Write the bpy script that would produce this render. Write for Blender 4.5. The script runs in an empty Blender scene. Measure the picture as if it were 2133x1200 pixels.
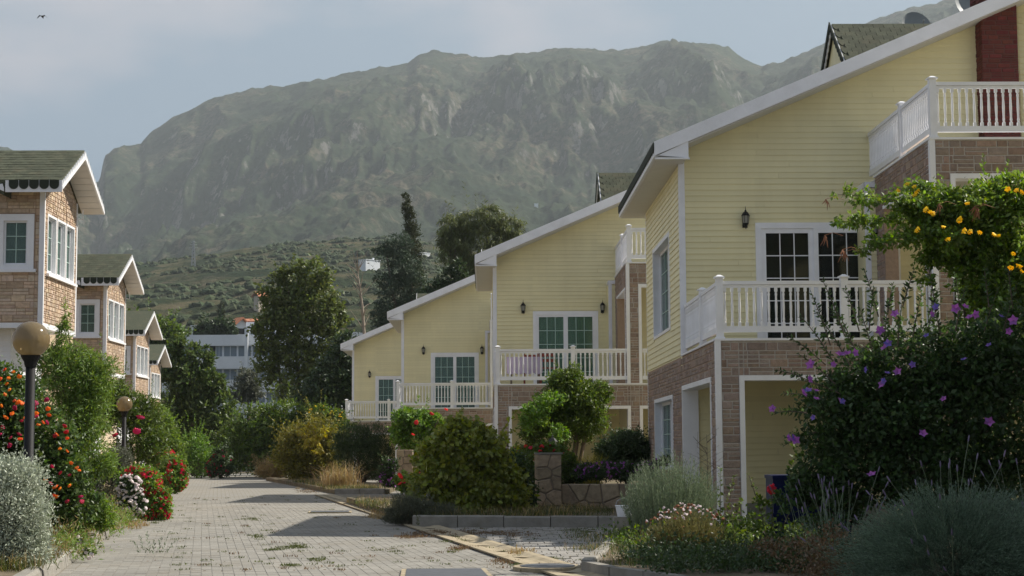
import bpy, math, random
import numpy as np
from mathutils import Vector, Matrix

SC = bpy.context.scene
COL = SC.collection
R = math.radians

# ------------------------------------------------------------------ camera
EYE = 1.31
FPX = 3500.0                       # focal length in pixels of a 2133 wide picture
PITCH, YAW, ROLL = R(5.47), R(0.92), 0.006
fw = Vector((math.sin(YAW) * math.cos(PITCH), math.cos(YAW) * math.cos(PITCH), math.sin(PITCH)))
rt0 = Vector((math.cos(YAW), -math.sin(YAW), 0))
up0 = rt0.cross(fw)
rt = rt0 * math.cos(ROLL) - up0 * math.sin(ROLL)
up = up0 * math.cos(ROLL) + rt0 * math.sin(ROLL)
cam = bpy.data.cameras.new('camera')
cam.sensor_width = 36.0
cam.lens = 36.0 * FPX / 2133.0
cam.clip_start = 0.1
cam.clip_end = 20000
camo = bpy.data.objects.new('camera', cam)
M = Matrix((rt, up, -fw)).transposed().to_4x4()
M.translation = Vector((0, 0, EYE))
camo.matrix_world = M
COL.objects.link(camo)
SC.camera = camo

# ------------------------------------------------------------------ light
SUN_AZ, SUN_EL = R(68), R(44)      # azimuth from +Y towards +X
world = bpy.data.worlds.new('World')
SC.world = world
world.use_nodes = True
wn, wl = world.node_tree.nodes, world.node_tree.links
bg = wn['Background']
sky = wn.new('ShaderNodeTexSky')
sky.sky_type = 'NISHITA'
sky.sun_disc = False
sky.sun_elevation = SUN_EL
sky.sun_rotation = SUN_AZ
sky.altitude = 0
sky.air_density = 1.0
sky.dust_density = 2.5
sky.ozone_density = 1.5
geo = wn.new('ShaderNodeNewGeometry')
neg = wn.new('ShaderNodeVectorMath'); neg.operation = 'SCALE'; neg.inputs['Scale'].default_value = -1.0
wl.new(geo.outputs['Incoming'], neg.inputs[0])
mp = wn.new('ShaderNodeMapping'); mp.inputs['Scale'].default_value = (3.0, 3.0, 7.5)
mp.inputs['Location'].default_value = (2.15, 0.6, 0.95)
wl.new(neg.outputs[0], mp.inputs[0])
cn = wn.new('ShaderNodeTexNoise'); cn.inputs['Scale'].default_value = 1.5
cn.inputs['Detail'].default_value = 5; cn.inputs['Roughness'].default_value = 0.5
wl.new(mp.outputs[0], cn.inputs['Vector'])
cr = wn.new('ShaderNodeValToRGB')
cr.color_ramp.elements[0].position = 0.43; cr.color_ramp.elements[0].color = (0, 0, 0, 1)
cr.color_ramp.elements[1].position = 0.60; cr.color_ramp.elements[1].color = (1, 1, 1, 1)
wl.new(cn.outputs[0], cr.inputs[0])
cm = wn.new('ShaderNodeMath'); cm.operation = 'MULTIPLY'; cm.inputs[1].default_value = 0.85
wl.new(cr.outputs[0], cm.inputs[0])
ctone = wn.new('ShaderNodeMix'); ctone.data_type = 'RGBA'; ctone.inputs[0].default_value = 0.975
ctone.inputs[7].default_value = (1.3, 1.85, 2.5, 1)
wl.new(sky.outputs[0], ctone.inputs[6])
mix = wn.new('ShaderNodeMix'); mix.data_type = 'RGBA'
mix.inputs[7].default_value = (3.0, 2.9, 3.2, 1)
wl.new(cm.outputs[0], mix.inputs[0])
wl.new(ctone.outputs[2], mix.inputs[6])
wl.new(mix.outputs[2], bg.inputs[0])
bg.inputs[1].default_value = 0.074

sun = bpy.data.lights.new('sun', 'SUN')
sun.energy = 3.3
sun.angle = R(0.6)
sun.color = (1.0, 0.94, 0.84)
suno = bpy.data.objects.new('sun', sun)
sd = Vector((math.sin(SUN_AZ) * math.cos(SUN_EL), math.cos(SUN_AZ) * math.cos(SUN_EL), math.sin(SUN_EL)))
suno.rotation_euler = sd.to_track_quat('Z', 'Y').to_euler()
suno.location = (30, 30, 60)
COL.objects.link(suno)

SC.view_settings.view_transform = 'Standard'
SC.view_settings.look = 'None'
SC.view_settings.gamma = 1.0
SC.view_settings.exposure = 1.18
SC.view_settings.use_curve_mapping = False
SC.cycles.max_bounces = 6
SC.cycles.diffuse_bounces = 3
SC.cycles.glossy_bounces = 3
SC.cycles.transmission_bounces = 6
SC.cycles.transparent_max_bounces = 8
SC.cycles.volume_bounces = 0
SC.cycles.caustics_reflective = False
SC.cycles.caustics_refractive = False
try:
    SC.cycles.use_denoising = True
    SC.cycles.denoiser = 'OPENIMAGEDENOISE'
except Exception:
    pass

# ------------------------------------------------------------------ helpers
def ray(px, py):
    return fw * FPX + rt * (px - 1066.5) + up * (600 - py)

def at(px, py, Y):
    """where the sight line of a photograph pixel crosses the plane at distance Y"""
    d = ray(px, py); t = Y / d.y
    return (d.x * t, Y, EYE + d.z * t)

def link(o):
    COL.objects.link(o)
    return o

def tag(o, label=None, cat=None, group=None, kind=None):
    if label: o['label'] = label
    if cat: o['category'] = cat
    if group: o['group'] = group
    if kind: o['kind'] = kind
    return o

def empty(name, loc, label, cat, group=None):
    o = bpy.data.objects.new(name, None)
    o.empty_display_size = 0.2
    o.location = loc
    link(o)
    return tag(o, label, cat, group)

def world_loc(o):
    v = Vector(o.location); p = o.parent
    while p is not None:
        v = v + Vector(p.location); p = p.parent
    return v

class MB:
    """mesh builder in world coordinates, optional frame (o, u, v, w)"""
    def __init__(self, frame=None):
        self.v = []; self.f = []; self.fr = frame
    def P(self, p):
        if self.fr is None: return (p[0], p[1], p[2])
        o, u, v, w = self.fr
        return tuple(o[i] + u[i] * p[0] + v[i] * p[1] + w[i] * p[2] for i in range(3))
    def add(self, pts, faces):
        b = len(self.v)
        self.v += [self.P(p) for p in pts]
        self.f += [tuple(b + i for i in f) for f in faces]
        return self
    def box(self, a0, a1, b0, b1, c0, c1):
        p = [(a0, b0, c0), (a1, b0, c0), (a1, b1, c0), (a0, b1, c0), (a0, b0, c1), (a1, b0, c1), (a1, b1, c1), (a0, b1, c1)]
        return self.add(p, [(0, 3, 2, 1), (4, 5, 6, 7), (0, 1, 5, 4), (1, 2, 6, 5), (2, 3, 7, 6), (3, 0, 4, 7)])
    def boards(self, name, m, parent):
        """every box added so far as an object of its own"""
        for k in range(len(self.v) // 8):
            b = MB(); b.v = self.v[k * 8:k * 8 + 8]; b.f = [tuple(i - k * 8 for i in f) for f in self.f[k * 6:k * 6 + 6]]
            b.build(name, m, parent)
    def prism(self, poly, c0, c1):
        """poly in (a, b), extruded along c"""
        n = len(poly)
        p = [(a, b, c0) for a, b in poly] + [(a, b, c1) for a, b in poly]
        fs = [tuple(range(n))[::-1], tuple(range(n, 2 * n))]
        fs += [(i, (i + 1) % n, n + (i + 1) % n, n + i) for i in range(n)]
        return self.add(p, fs)
    def loft(self, A, B):
        n = len(A)
        fs = [tuple(range(n))[::-1], tuple(range(n, 2 * n))]
        fs += [(i, (i + 1) % n, n + (i + 1) % n, n + i) for i in range(n)]
        return self.add(list(A) + list(B), fs)
    def tube(self, pts, rad, n=6):
        pts = [Vector(p) for p in pts]
        rad = rad if isinstance(rad, (list, tuple)) else [rad] * len(pts)
        ring = []
        for i, p in enumerate(pts):
            d = (pts[min(i + 1, len(pts) - 1)] - pts[max(i - 1, 0)])
            d = d.normalized() if d.length > 1e-9 else Vector((0, 0, 1))
            s = d.orthogonal().normalized() if abs(d.z) > 0.98 else d.cross(Vector((0, 0, 1))).normalized()
            t = d.cross(s)
            ring.append([tuple(p + (s * math.cos(2 * math.pi * k / n) + t * math.sin(2 * math.pi * k / n)) * rad[i]) for k in range(n)])
        v = [q for r_ in ring for q in r_]
        f = []
        for i in range(len(pts) - 1):
            for k in range(n):
                f.append((i * n + k, i * n + (k + 1) % n, (i + 1) * n + (k + 1) % n, (i + 1) * n + k))
        f.append(tuple(range(n))[::-1]); f.append(tuple(range((len(pts) - 1) * n, len(pts) * n)))
        return self.add(v, f)
    def lathe(self, c, prof, n=10):
        """prof: (r, z) pairs round the vertical axis through c"""
        v = [(c[0] + r_ * math.cos(2 * math.pi * k / n), c[1] + r_ * math.sin(2 * math.pi * k / n), c[2] + z) for r_, z in prof for k in range(n)]
        f = []
        for i in range(len(prof) - 1):
            for k in range(n):
                f.append((i * n + k, i * n + (k + 1) % n, (i + 1) * n + (k + 1) % n, (i + 1) * n + k))
        f.append(tuple(range(n))[::-1]); f.append(tuple(range((len(prof) - 1) * n, len(prof) * n)))
        return self.add(v, f)
    def build(self, name, m, parent=None, smooth=False, kind=None, label=None):
        me = bpy.data.meshes.new(name)
        off = world_loc(parent) if parent is not None else Vector((0, 0, 0))
        me.from_pydata([(a - off.x, b - off.y, c - off.z) for a, b, c in self.v], [], self.f)
        me.materials.append(m)
        if smooth: me.shade_smooth()
        me.update()
        o = bpy.data.objects.new(name, me)
        link(o)
        if parent is not None: o.parent = parent
        if kind: o['kind'] = kind
        if label: o['label'] = label
        return o

def np_mesh(name, V, F, m, parent=None, kind=None, smooth=False):
    """V (n,3) world coordinates, F (k,s) faces of the same size"""
    me = bpy.data.meshes.new(name)
    V = np.asarray(V, dtype=np.float32)
    off = world_loc(parent) if parent is not None else Vector((0, 0, 0))
    V = V - np.array(off[:], dtype=np.float32)
    F = np.asarray(F, dtype=np.int32)
    k, s = F.shape
    me.vertices.add(len(V)); me.vertices.foreach_set('co', V.ravel())
    me.loops.add(k * s); me.loops.foreach_set('vertex_index', F.ravel())
    me.polygons.add(k)
    me.polygons.foreach_set('loop_start', np.arange(0, k * s, s, dtype=np.int32))
    me.polygons.foreach_set('use_smooth', np.full(k, bool(smooth)))
    me.materials.append(m)
    me.update(calc_edges=True)
    o = link(bpy.data.objects.new(name, me))
    if parent is not None: o.parent = parent
    if kind: o['kind'] = kind
    return o

_shared = {}
def shared_mesh(key, maker, m):
    if key not in _shared:
        b = MB(); maker(b)
        me = bpy.data.meshes.new(key if isinstance(key, str) else key[0])
        me.from_pydata(b.v, [], b.f); me.materials.append(m); me.update()
        _shared[key] = me
    return _shared[key]

def put(name, me, loc, parent, scale=None, rotz=0):
    o = bpy.data.objects.new(name, me)
    off = world_loc(parent) if parent is not None else Vector((0, 0, 0))
    o.location = Vector(loc) - off
    if scale: o.scale = scale
    if rotz: o.rotation_euler = (0, 0, rotz)
    link(o)
    if parent is not None: o.parent = parent
    return o

# ------------------------------------------------------------------ materials
def mat(name, col, rough=0.7, var=0.0, hue=0.0, noise=0.0, nscale=8.0, bump=0.0, bscale=40.0, metal=0.0, trans=0.0, spec=0.3,
        dirt=None, dirt_amt=0.0, dirt_scale=3.0, rnd='island', coat=0.0, stretch=(1, 1, 1), sat=0.0):
    m = bpy.data.materials.new(name)
    m.use_nodes = True
    nt = m.node_tree; N, L = nt.nodes, nt.links
    p = N['Principled BSDF']
    p.inputs['Roughness'].default_value = rough
    p.inputs['Metallic'].default_value = metal
    p.inputs['Specular IOR Level'].default_value = spec
    if coat: p.inputs['Coat Weight'].default_value = coat
    c = N.new('ShaderNodeRGB'); c.outputs[0].default_value = (*col, 1)
    out = c.outputs[0]
    tc = N.new('ShaderNodeTexCoord'); mpn = N.new('ShaderNodeMapping'); mpn.inputs['Scale'].default_value = stretch
    g = N.new('ShaderNodeNewGeometry')
    L.new(g.outputs['Position'], mpn.inputs[0])
    if var or hue or sat:
        if rnd == 'island':
            src = g.outputs['Random Per Island']
        elif rnd == 'both':
            oi = N.new('ShaderNodeObjectInfo')
            a = N.new('ShaderNodeMath'); a.operation = 'ADD'
            L.new(g.outputs['Random Per Island'], a.inputs[0]); L.new(oi.outputs['Random'], a.inputs[1])
            fr = N.new('ShaderNodeMath'); fr.operation = 'FRACT'; L.new(a.outputs[0], fr.inputs[0]); src = fr.outputs[0]
        else:
            oi = N.new('ShaderNodeObjectInfo'); src = oi.outputs['Random']
        h = N.new('ShaderNodeHueSaturation')
        def rng(lo, hi, mul):
            w = N.new('ShaderNodeMath'); w.operation = 'MULTIPLY'; w.inputs[1].default_value = mul; L.new(src, w.inputs[0])
            f = N.new('ShaderNodeMath'); f.operation = 'FRACT'; L.new(w.outputs[0], f.inputs[0])
            r_ = N.new('ShaderNodeMapRange'); r_.inputs['To Min'].default_value = lo; r_.inputs['To Max'].default_value = hi
            L.new(f.outputs[0], r_.inputs[0]); return r_.outputs[0]
        L.new(rng(1 - var, 1 + var, 17.3), h.inputs['Value'])
        if hue: L.new(rng(0.5 - hue, 0.5 + hue, 41.7), h.inputs['Hue'])
        if sat: L.new(rng(1 - sat, 1 + sat, 71.9), h.inputs['Saturation'])
        L.new(out, h.inputs['Color']); out = h.outputs[0]
    if noise:
        t = N.new('ShaderNodeTexNoise'); t.inputs['Scale'].default_value = nscale; t.inputs['Detail'].default_value = 6
        t.inputs['Roughness'].default_value = 0.6
        L.new(mpn.outputs[0], t.inputs['Vector'])
        r_ = N.new('ShaderNodeMapRange'); r_.inputs['From Min'].default_value = 0.3; r_.inputs['From Max'].default_value = 0.7
        r_.inputs['To Min'].default_value = 1 - noise; r_.inputs['To Max'].default_value = 1 + noise
        L.new(t.outputs[0], r_.inputs[0])
        h = N.new('ShaderNodeHueSaturation'); L.new(r_.outputs[0], h.inputs['Value']); L.new(out, h.inputs['Color']); out = h.outputs[0]
    if dirt:
        t = N.new('ShaderNodeTexNoise'); t.inputs['Scale'].default_value = dirt_scale; t.inputs['Detail'].default_value = 8
        t.inputs['Roughness'].default_value = 0.65
        L.new(mpn.outputs[0], t.inputs['Vector'])
        r_ = N.new('ShaderNodeMapRange'); r_.inputs['From Min'].default_value = 0.5; r_.inputs['From Max'].default_value = 0.72
        r_.inputs['To Min'].default_value = 0; r_.inputs['To Max'].default_value = dirt_amt
        L.new(t.outputs[0], r_.inputs[0])
        x = N.new('ShaderNodeMix'); x.data_type = 'RGBA'; x.inputs[7].default_value = (*dirt, 1)
        L.new(r_.outputs[0], x.inputs[0]); L.new(out, x.inputs[6]); out = x.outputs[2]
    L.new(out, p.inputs['Base Color'])
    if bump:
        t = N.new('ShaderNodeTexNoise'); t.inputs['Scale'].default_value = bscale; t.inputs['Detail'].default_value = 5
        L.new(mpn.outputs[0], t.inputs['Vector'])
        b = N.new('ShaderNodeBump'); b.inputs['Strength'].default_value = bump; b.inputs['Distance'].default_value = 0.02
        L.new(t.outputs[0], b.inputs['Height']); L.new(b.outputs[0], p.inputs['Normal'])
    if trans:
        tr = N.new('ShaderNodeBsdfTranslucent')
        hh = N.new('ShaderNodeHueSaturation'); hh.inputs['Value'].default_value = 1.5; hh.inputs['Saturation'].default_value = 1.1
        hh.inputs['Hue'].default_value = 0.485
        L.new(out, hh.inputs['Color']); L.new(hh.outputs[0], tr.inputs['Color'])
        ms = N.new('ShaderNodeMixShader'); ms.inputs[0].default_value = trans
        L.new(p.outputs[0], ms.inputs[1]); L.new(tr.outputs[0], ms.inputs[2])
        L.new(ms.outputs[0], N['Material Output'].inputs[0])
    return m

def leafmat(name, col, var=0.35, hue=0.02, trans=0.35, rough=0.45, sat=0.15):
    return mat(name, col, rough=rough, var=var, hue=hue, trans=trans, spec=0.4, sat=sat)

SIDING = mat('cream_siding_vinyl', (0.82, 0.745, 0.45), rough=0.5, var=0.035, noise=0.05, nscale=1.2, dirt=(0.42, 0.34, 0.2), dirt_amt=0.14, dirt_scale=0.9, rnd='both', spec=0.35, stretch=(1, 1, 2.5))
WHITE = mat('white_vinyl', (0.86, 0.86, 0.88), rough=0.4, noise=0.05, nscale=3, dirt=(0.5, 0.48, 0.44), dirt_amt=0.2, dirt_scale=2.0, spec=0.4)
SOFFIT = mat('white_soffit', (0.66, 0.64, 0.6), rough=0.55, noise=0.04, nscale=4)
BRICKR = mat('rose_brown_cladding_brick', (0.31, 0.235, 0.19), rough=0.85, var=0.2, hue=0.012, noise=0.22, nscale=14, bump=0.5, bscale=60, rnd='both', sat=0.2)
MORTAR = mat('grey_mortar', (0.46, 0.42, 0.39), rough=0.9, noise=0.15, nscale=20)
BRICKL = mat('tan_cladding_brick', (0.55, 0.425, 0.315), rough=0.85, var=0.2, hue=0.012, noise=0.2, nscale=14, bump=0.5, bscale=60, rnd='both', sat=0.15)
MORTARL = mat('brown_mortar', (0.37, 0.26, 0.18), rough=0.9, noise=0.15, nscale=20)
REDBRICK = mat('dark_red_brick', (0.15, 0.038, 0.03), rough=0.8, var=0.22, hue=0.01, noise=0.15, nscale=20, rnd='both')
REDMORTAR = mat('chimney_mortar', (0.14, 0.07, 0.06), rough=0.9)
SHINGLE = mat('green_roof_shingle', (0.068, 0.075, 0.048), rough=0.9, var=0.2, noise=0.25, nscale=25, rnd='both', dirt=(0.16, 0.13, 0.08), dirt_amt=0.4, dirt_scale=2.5)
SIDING.node_tree.nodes['Mapping'].inputs['Scale'].default_value = (1.6, 1.6, 0.35)
SHINGLED = mat('dark_shingle_edge', (0.035, 0.042, 0.03), rough=0.9, noise=0.2, nscale=30)
IRON = mat('black_lantern_metal', (0.012, 0.012, 0.013), rough=0.45, metal=0.3, spec=0.5)
FROST = mat('frosted_lantern_glass', (0.45, 0.44, 0.38), rough=0.35, trans=0.3)
CONC = mat('old_concrete', (0.26, 0.245, 0.215), rough=0.9, noise=0.18, nscale=5, bump=0.4, bscale=30, dirt=(0.2, 0.17, 0.12), dirt_amt=0.5, dirt_scale=3)
CHANNEL = mat('ochre_concrete', (0.36, 0.30, 0.205), rough=0.9, noise=0.2, nscale=6, dirt=(0.22, 0.18, 0.1), dirt_amt=0.6, dirt_scale=4)
PAVER = mat('grey_concrete_paver', (0.258, 0.244, 0.215), rough=0.88, var=0.08, noise=0.16, nscale=0.7, rnd='both', dirt=(0.22, 0.19, 0.14), dirt_amt=0.5, dirt_scale=0.9)
PAVER2 = mat('grey_apron_paver', (0.29, 0.275, 0.25), rough=0.88, var=0.10, noise=0.12, nscale=3, rnd='both', dirt=(0.2, 0.17, 0.12), dirt_amt=0.5, dirt_scale=1.5)
SAND = mat('joint_sand', (0.20, 0.178, 0.138), rough=0.95, noise=0.3, nscale=6)
SOIL = mat('garden_soil', (0.15, 0.118, 0.078), rough=0.95, noise=0.4, nscale=4, dirt=(0.09, 0.10, 0.04), dirt_amt=0.8, dirt_scale=1.5)
STONE = mat('brown_wall_stone', (0.36, 0.285, 0.195), rough=0.9, var=0.2, hue=0.01, noise=0.25, nscale=9, bump=0.7, bscale=22, rnd='both')
STMORT = mat('stone_wall_mortar', (0.22, 0.18, 0.14), rough=0.95, noise=0.2, nscale=12)
WOOD = mat('weathered_plank', (0.17, 0.13, 0.095), rough=0.85, var=0.2, noise=0.25, nscale=10, rnd='object', stretch=(0.3, 3, 3))
BARK = mat('grey_bark', (0.13, 0.10, 0.075), rough=0.9, noise=0.3, nscale=12)
BARKP = mat('pale_dead_bark', (0.30, 0.25, 0.20), rough=0.9, noise=0.2, nscale=12)
POLE = mat('black_painted_pole', (0.008, 0.008, 0.009), rough=0.6, spec=0.2)
BLUE = mat('blue_crate_plastic', (0.008, 0.014, 0.075), rough=0.4)
COVER = mat('grey_steel_cover', (0.12, 0.125, 0.135), rough=0.55, metal=0.4, noise=0.2, nscale=10)
DISH = mat('grey_dish_metal', (0.30, 0.32, 0.32), rough=0.5)
APT = mat('white_render_wall', (0.76, 0.78, 0.80), rough=0.8, noise=0.05, nscale=0.5, dirt=(0.45, 0.45, 0.45), dirt_amt=0.4, dirt_scale=0.3)
APTW = mat('blue_grey_panes', (0.22, 0.27, 0.31), rough=0.2, var=0.2, spec=0.6)
APTD = mat('dark_opening', (0.02, 0.022, 0.025), rough=0.4)
TILE = mat('orange_roof_tile', (0.42, 0.17, 0.09), rough=0.85, noise=0.2, nscale=2)
PYLON = mat('galvanised_steel', (0.35, 0.36, 0.37), rough=0.5, metal=0.5)
BIRD = mat('dark_feather', (0.02, 0.018, 0.016), rough=0.8)
LILAC = mat('lilac_cloth', (0.50, 0.42, 0.54), rough=0.8, noise=0.08, nscale=6)
REDCH = mat('red_chair_wood', (0.26, 0.055, 0.03), rough=0.5)

def glassmat(name, col, rough=0.06):
    m = bpy.data.materials.new(name); m.use_nodes = True
    N, L = m.node_tree.nodes, m.node_tree.links
    p = N['Principled BSDF']
    p.inputs['Base Color'].default_value = (*col, 1)
    p.inputs['Roughness'].default_value = rough
    p.inputs['Specular IOR Level'].default_value = 0.55
    t = N.new('ShaderNodeTexNoise'); t.inputs['Scale'].default_value = 1.2
    b = N.new('ShaderNodeBump'); b.inputs['Strength'].default_value = 0.04
    L.new(t.outputs[0], b.inputs['Height']); L.new(b.outputs[0], p.inputs['Normal'])
    tr = N.new('ShaderNodeBsdfTransparent'); tr.inputs[0].default_value = (0.75, 0.85, 0.82, 1)
    ms = N.new('ShaderNodeMixShader'); ms.inputs[0].default_value = 0.5
    L.new(p.outputs[0], ms.inputs[1]); L.new(tr.outputs[0], ms.inputs[2]); L.new(ms.outputs[0], N['Material Output'].inputs[0])
    return m
GLASSD = glassmat('dark_window_glass', (0.012, 0.016, 0.014))
GLASSG = glassmat('green_tinted_glass', (0.15, 0.235, 0.205))
BARS = mat('pale_green_bars', (0.42, 0.56, 0.50), rough=0.4)
GLASSC = glassmat('curtained_green_glass', (0.12, 0.225, 0.155))
CURT = mat('dark_room_interior', (0.03, 0.028, 0.025), rough=0.9)
CURTG = mat('green_curtain', (0.16, 0.50, 0.22), rough=0.9, noise=0.5, nscale=5, stretch=(4, 4, 0.15))
CURTW = mat('pale_curtain', (0.35, 0.42, 0.40), rough=0.9, noise=0.3, nscale=5, stretch=(4, 4, 0.15))

def globemat():
    m = bpy.data.materials.new('amber_globe_plastic'); m.use_nodes = True
    N, L = m.node_tree.nodes, m.node_tree.links
    p = N['Principled BSDF']
    p.inputs['Base Color'].default_value = (0.27, 0.21, 0.12, 1)
    p.inputs['Roughness'].default_value = 0.12
    p.inputs['Coat Weight'].default_value = 0.6
    t = N.new('ShaderNodeBsdfTransparent'); t.inputs[0].default_value = (0.80, 0.70, 0.50, 1)
    tl = N.new('ShaderNodeBsdfTranslucent'); tl.inputs[0].default_value = (0.30, 0.23, 0.13, 1)
    a = N.new('ShaderNodeMixShader'); a.inputs[0].default_value = 0.5
    L.new(t.outputs[0], a.inputs[1]); L.new(tl.outputs[0], a.inputs[2])
    b = N.new('ShaderNodeMixShader'); b.inputs[0].default_value = 0.5
    L.new(a.outputs[0], b.inputs[1]); L.new(p.outputs[0], b.inputs[2])
    L.new(b.outputs[0], N['Material Output'].inputs[0])
    return m
GLOBE = globemat()

# ------------------------------------------------------------------ numpy noise
def vnoise(x, y, seed=0):
    xi = np.floor(x).astype(np.int64); yi = np.floor(y).astype(np.int64)
    xf = x - xi; yf = y - yi
    xf = xf * xf * (3 - 2 * xf); yf = yf * yf * (3 - 2 * yf)
    def h(a, b):
        n = (a * 374761393 + b * 668265263 + seed * 1442695041) & 0xffffffff
        n = ((n ^ (n >> 13)) * 1274126177) & 0xffffffff
        return ((n ^ (n >> 16)) & 0xffff) / 65535.0
    return (h(xi, yi) * (1 - xf) + h(xi + 1, yi) * xf) * (1 - yf) + (h(xi, yi + 1) * (1 - xf) + h(xi + 1, yi + 1) * xf) * yf

def fbm(x, y, o=5, seed=0, ridged=False, gain=0.5):
    s = 0; a = 1; t = 0
    for k in range(o):
        n = vnoise(x * 2 ** k + 17.3 * k, y * 2 ** k - 9.1 * k, seed + k)
        if ridged: n = 1 - abs(2 * n - 1)
        s = s + a * n; t += a; a *= gain
    return s / t

# ------------------------------------------------------------------ terrain
def smooth(a, b, x):
    t = np.clip((x - a) / (b - a), 0, 1); return t * t * (3 - 2 * t)

SKY_X = [-900, -300, 0, 60, 120, 190, 204, 214, 235, 290, 302, 350, 420, 480, 520, 600, 680, 760, 850, 872, 905, 950, 1000, 1100, 1190, 1260, 1330, 1400, 1440, 1500, 1530, 1560, 1600, 1640, 1700, 1745, 1800, 1900, 2133, 2600, 3300]
SKY_Y = [330, 300, 300, 322, 350, 378, 372, 321, 306, 297, 280, 245, 211, 192, 180, 177, 160, 143, 131, 112, 104, 112, 116, 110, 97, 104, 99, 84, 86, 90, 97, 120, 137, 132, 108, 85, 60, 20, -20, 0, 60]
FOOT_X = [-900, 0, 200, 300, 400, 500, 600, 700, 800, 900, 1000, 1100, 1200, 1400, 1700, 2133, 3300]
FOOT_Y = [560, 560, 552, 540, 528, 512, 500, 492, 489, 500, 520, 545, 560, 570, 560, 540, 540]

def terrain():
    px = np.concatenate([np.linspace(-900, -40, 40), np.linspace(-20, 2160, 620), np.linspace(2200, 3300, 40)])
    Y = np.concatenate([np.linspace(108, 300, 24), np.linspace(310, 860, 90), np.linspace(870, 1400, 50), np.linspace(1410, 2950, 300), np.linspace(2980, 3900, 24)])
    PX, YY = np.meshgrid(px, Y, indexing='ij')
    sl = (PX - 1012) / 3500.0
    X = sl * YY
    skyy = np.interp(PX, SKY_X, SKY_Y); foot = np.interp(PX, FOOT_X, FOOT_Y)
    hz = 935.5
    ang = lambda py: (hz - py) / 3500.0 * (1 + 0.0)          # rise per metre
    # vertical convergence of a pitched camera: correct the rise so that the crest lands where it should
    def rise(py):
        a = math.cos(PITCH); b = math.sin(PITCH); v = (600 - py) / FPX
        return (b + v * a) / (a - v * b)
    crest_near = rise(foot) * 820
    crest_far = rise(skyy) * 2900
    n1 = fbm(X / 60, YY / 60, 5, 3)
    nbig = fbm(X / 420, YY / 500, 4, 11)
    rid = fbm(X / 150 + 0.9 * nbig, YY / 420 + 0.5 * n1, 5, 21, ridged=True, gain=0.5)
    rid2 = fbm(X / 55 + n1, YY / 120, 5, 31, ridged=True, gain=0.6)
    crag = fbm(X / 30, YY / 55, 5, 41, ridged=True, gain=0.65)
    cmask = smooth(0.46, 0.60, fbm(X / 260 + 3, YY / 330, 4, 51)) 
    t0 = smooth(110, 820, YY)
    z1 = np.interp(YY, [108, 160, 260, 420, 620, 820], [0, 1.5, 10, 0.36 * 100, 0.66 * 100, 100.0]) / 100.0 * crest_near
    z1 = z1 * 1.0
    # back of the foothill
    zb = crest_near - 18 * smooth(830, 1000, YY)
    # mountain: slope, cliff band, upper slope
    u = (YY - 1050) / (2900 - 1050)
    wob = 0.10 * (nbig - 0.5) + 0.07 * (rid - 0.5)
    uu = np.clip(u + wob * smooth(0, 0.25, u) * (1 - smooth(0.9, 1.0, u)), 0, 1)
    prof = np.interp(uu, [0, 0.18, 0.40, 0.50, 0.56, 0.66, 0.70, 0.82, 0.92, 1.0], [0, 0.12, 0.31, 0.41, 0.50, 0.62, 0.68, 0.81, 0.905, 1.0])
    left = 1 - smooth(380, 700, PX)
    profl = np.interp(uu, [0, 0.25, 0.62, 0.70, 0.80, 1.0], [0, 0.13, 0.44, 0.68, 0.80, 1.0])
    prof = prof * (1 - left) + profl * left
    zm = zb + (crest_far - zb) * prof
    amp = smooth(1000, 1600, YY) * (1 - smooth(2250, 2850, YY)) * (0.45 + 0.9 * smooth(0.3, 0.75, fbm(X / 300, YY / 300, 3, 61)))
    zm = zm + amp * (rid - 0.6) * 78 + amp * (rid2 - 0.6) * 34 + amp * (n1 - 0.5) * 26 + amp * cmask * (crag - 0.5) * 30
    Z = np.where(YY <= 820, z1, zm)
    Z = Z + (n1 - 0.5) * 7 * smooth(200, 500, YY) * (1 - smooth(700, 820, YY)) + (fbm(X / 14, YY / 14, 4, 5) - 0.5) * 2.2 * smooth(200, 400, YY)
    # shallow farm terraces on the foothill
    tz = Z / 5.0
    terr = (np.floor(tz) + smooth(0.35, 1.0, tz - np.floor(tz))) * 5.0
    k = smooth(250, 350, YY) * (1 - smooth(780, 830, YY)) * 0.75
    Z = Z * (1 - k) + terr * k
    Z = Z + (fbm(X / 14, YY / 14, 3, 8) - 0.5) * 9 * smooth(2500, 2900, YY)
    Z = np.where(YY > 2950, Z - (YY - 2950) * 0.9 * 1.0, Z)
    Z = np.where(YY > 2900, np.minimum(Z, crest_far + 6), Z) + EYE * 0
    nx, ny = PX.shape
    V = np.stack([X.ravel(), YY.ravel(), Z.ravel()], 1)
    idx = np.arange(nx * ny).reshape(nx, ny)
    F = np.stack([idx[:-1, :-1].ravel(), idx[1:, :-1].ravel(), idx[1:, 1:].ravel(), idx[:-1, 1:].ravel()], 1)
    m = bpy.data.materials.new('mountain_scrub_and_rock'); m.use_nodes = True
    N, L = m.node_tree.nodes, m.node_tree.links
    p = N['Principled BSDF']; p.inputs['Roughness'].default_value = 0.95; p.inputs['Specular IOR Level'].default_value = 0.1
    g = N.new('ShaderNodeNewGeometry')
    sep = N.new('ShaderNodeSeparateXYZ'); L.new(g.outputs['Normal'], sep.inputs[0])
    def noise(scale, det=8, rough=0.6, loc=(0, 0, 0), sc=(1, 1, 1)):
        mm = N.new('ShaderNodeMapping'); mm.inputs['Scale'].default_value = sc; mm.inputs['Location'].default_value = loc
        L.new(g.outputs['Position'], mm.inputs[0])
        t = N.new('ShaderNodeTexNoise'); t.inputs['Scale'].default_value = scale; t.inputs['Detail'].default_value = det; t.inputs['Roughness'].default_value = rough
        L.new(mm.outputs[0], t.inputs['Vector']); return t.outputs[0]
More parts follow.
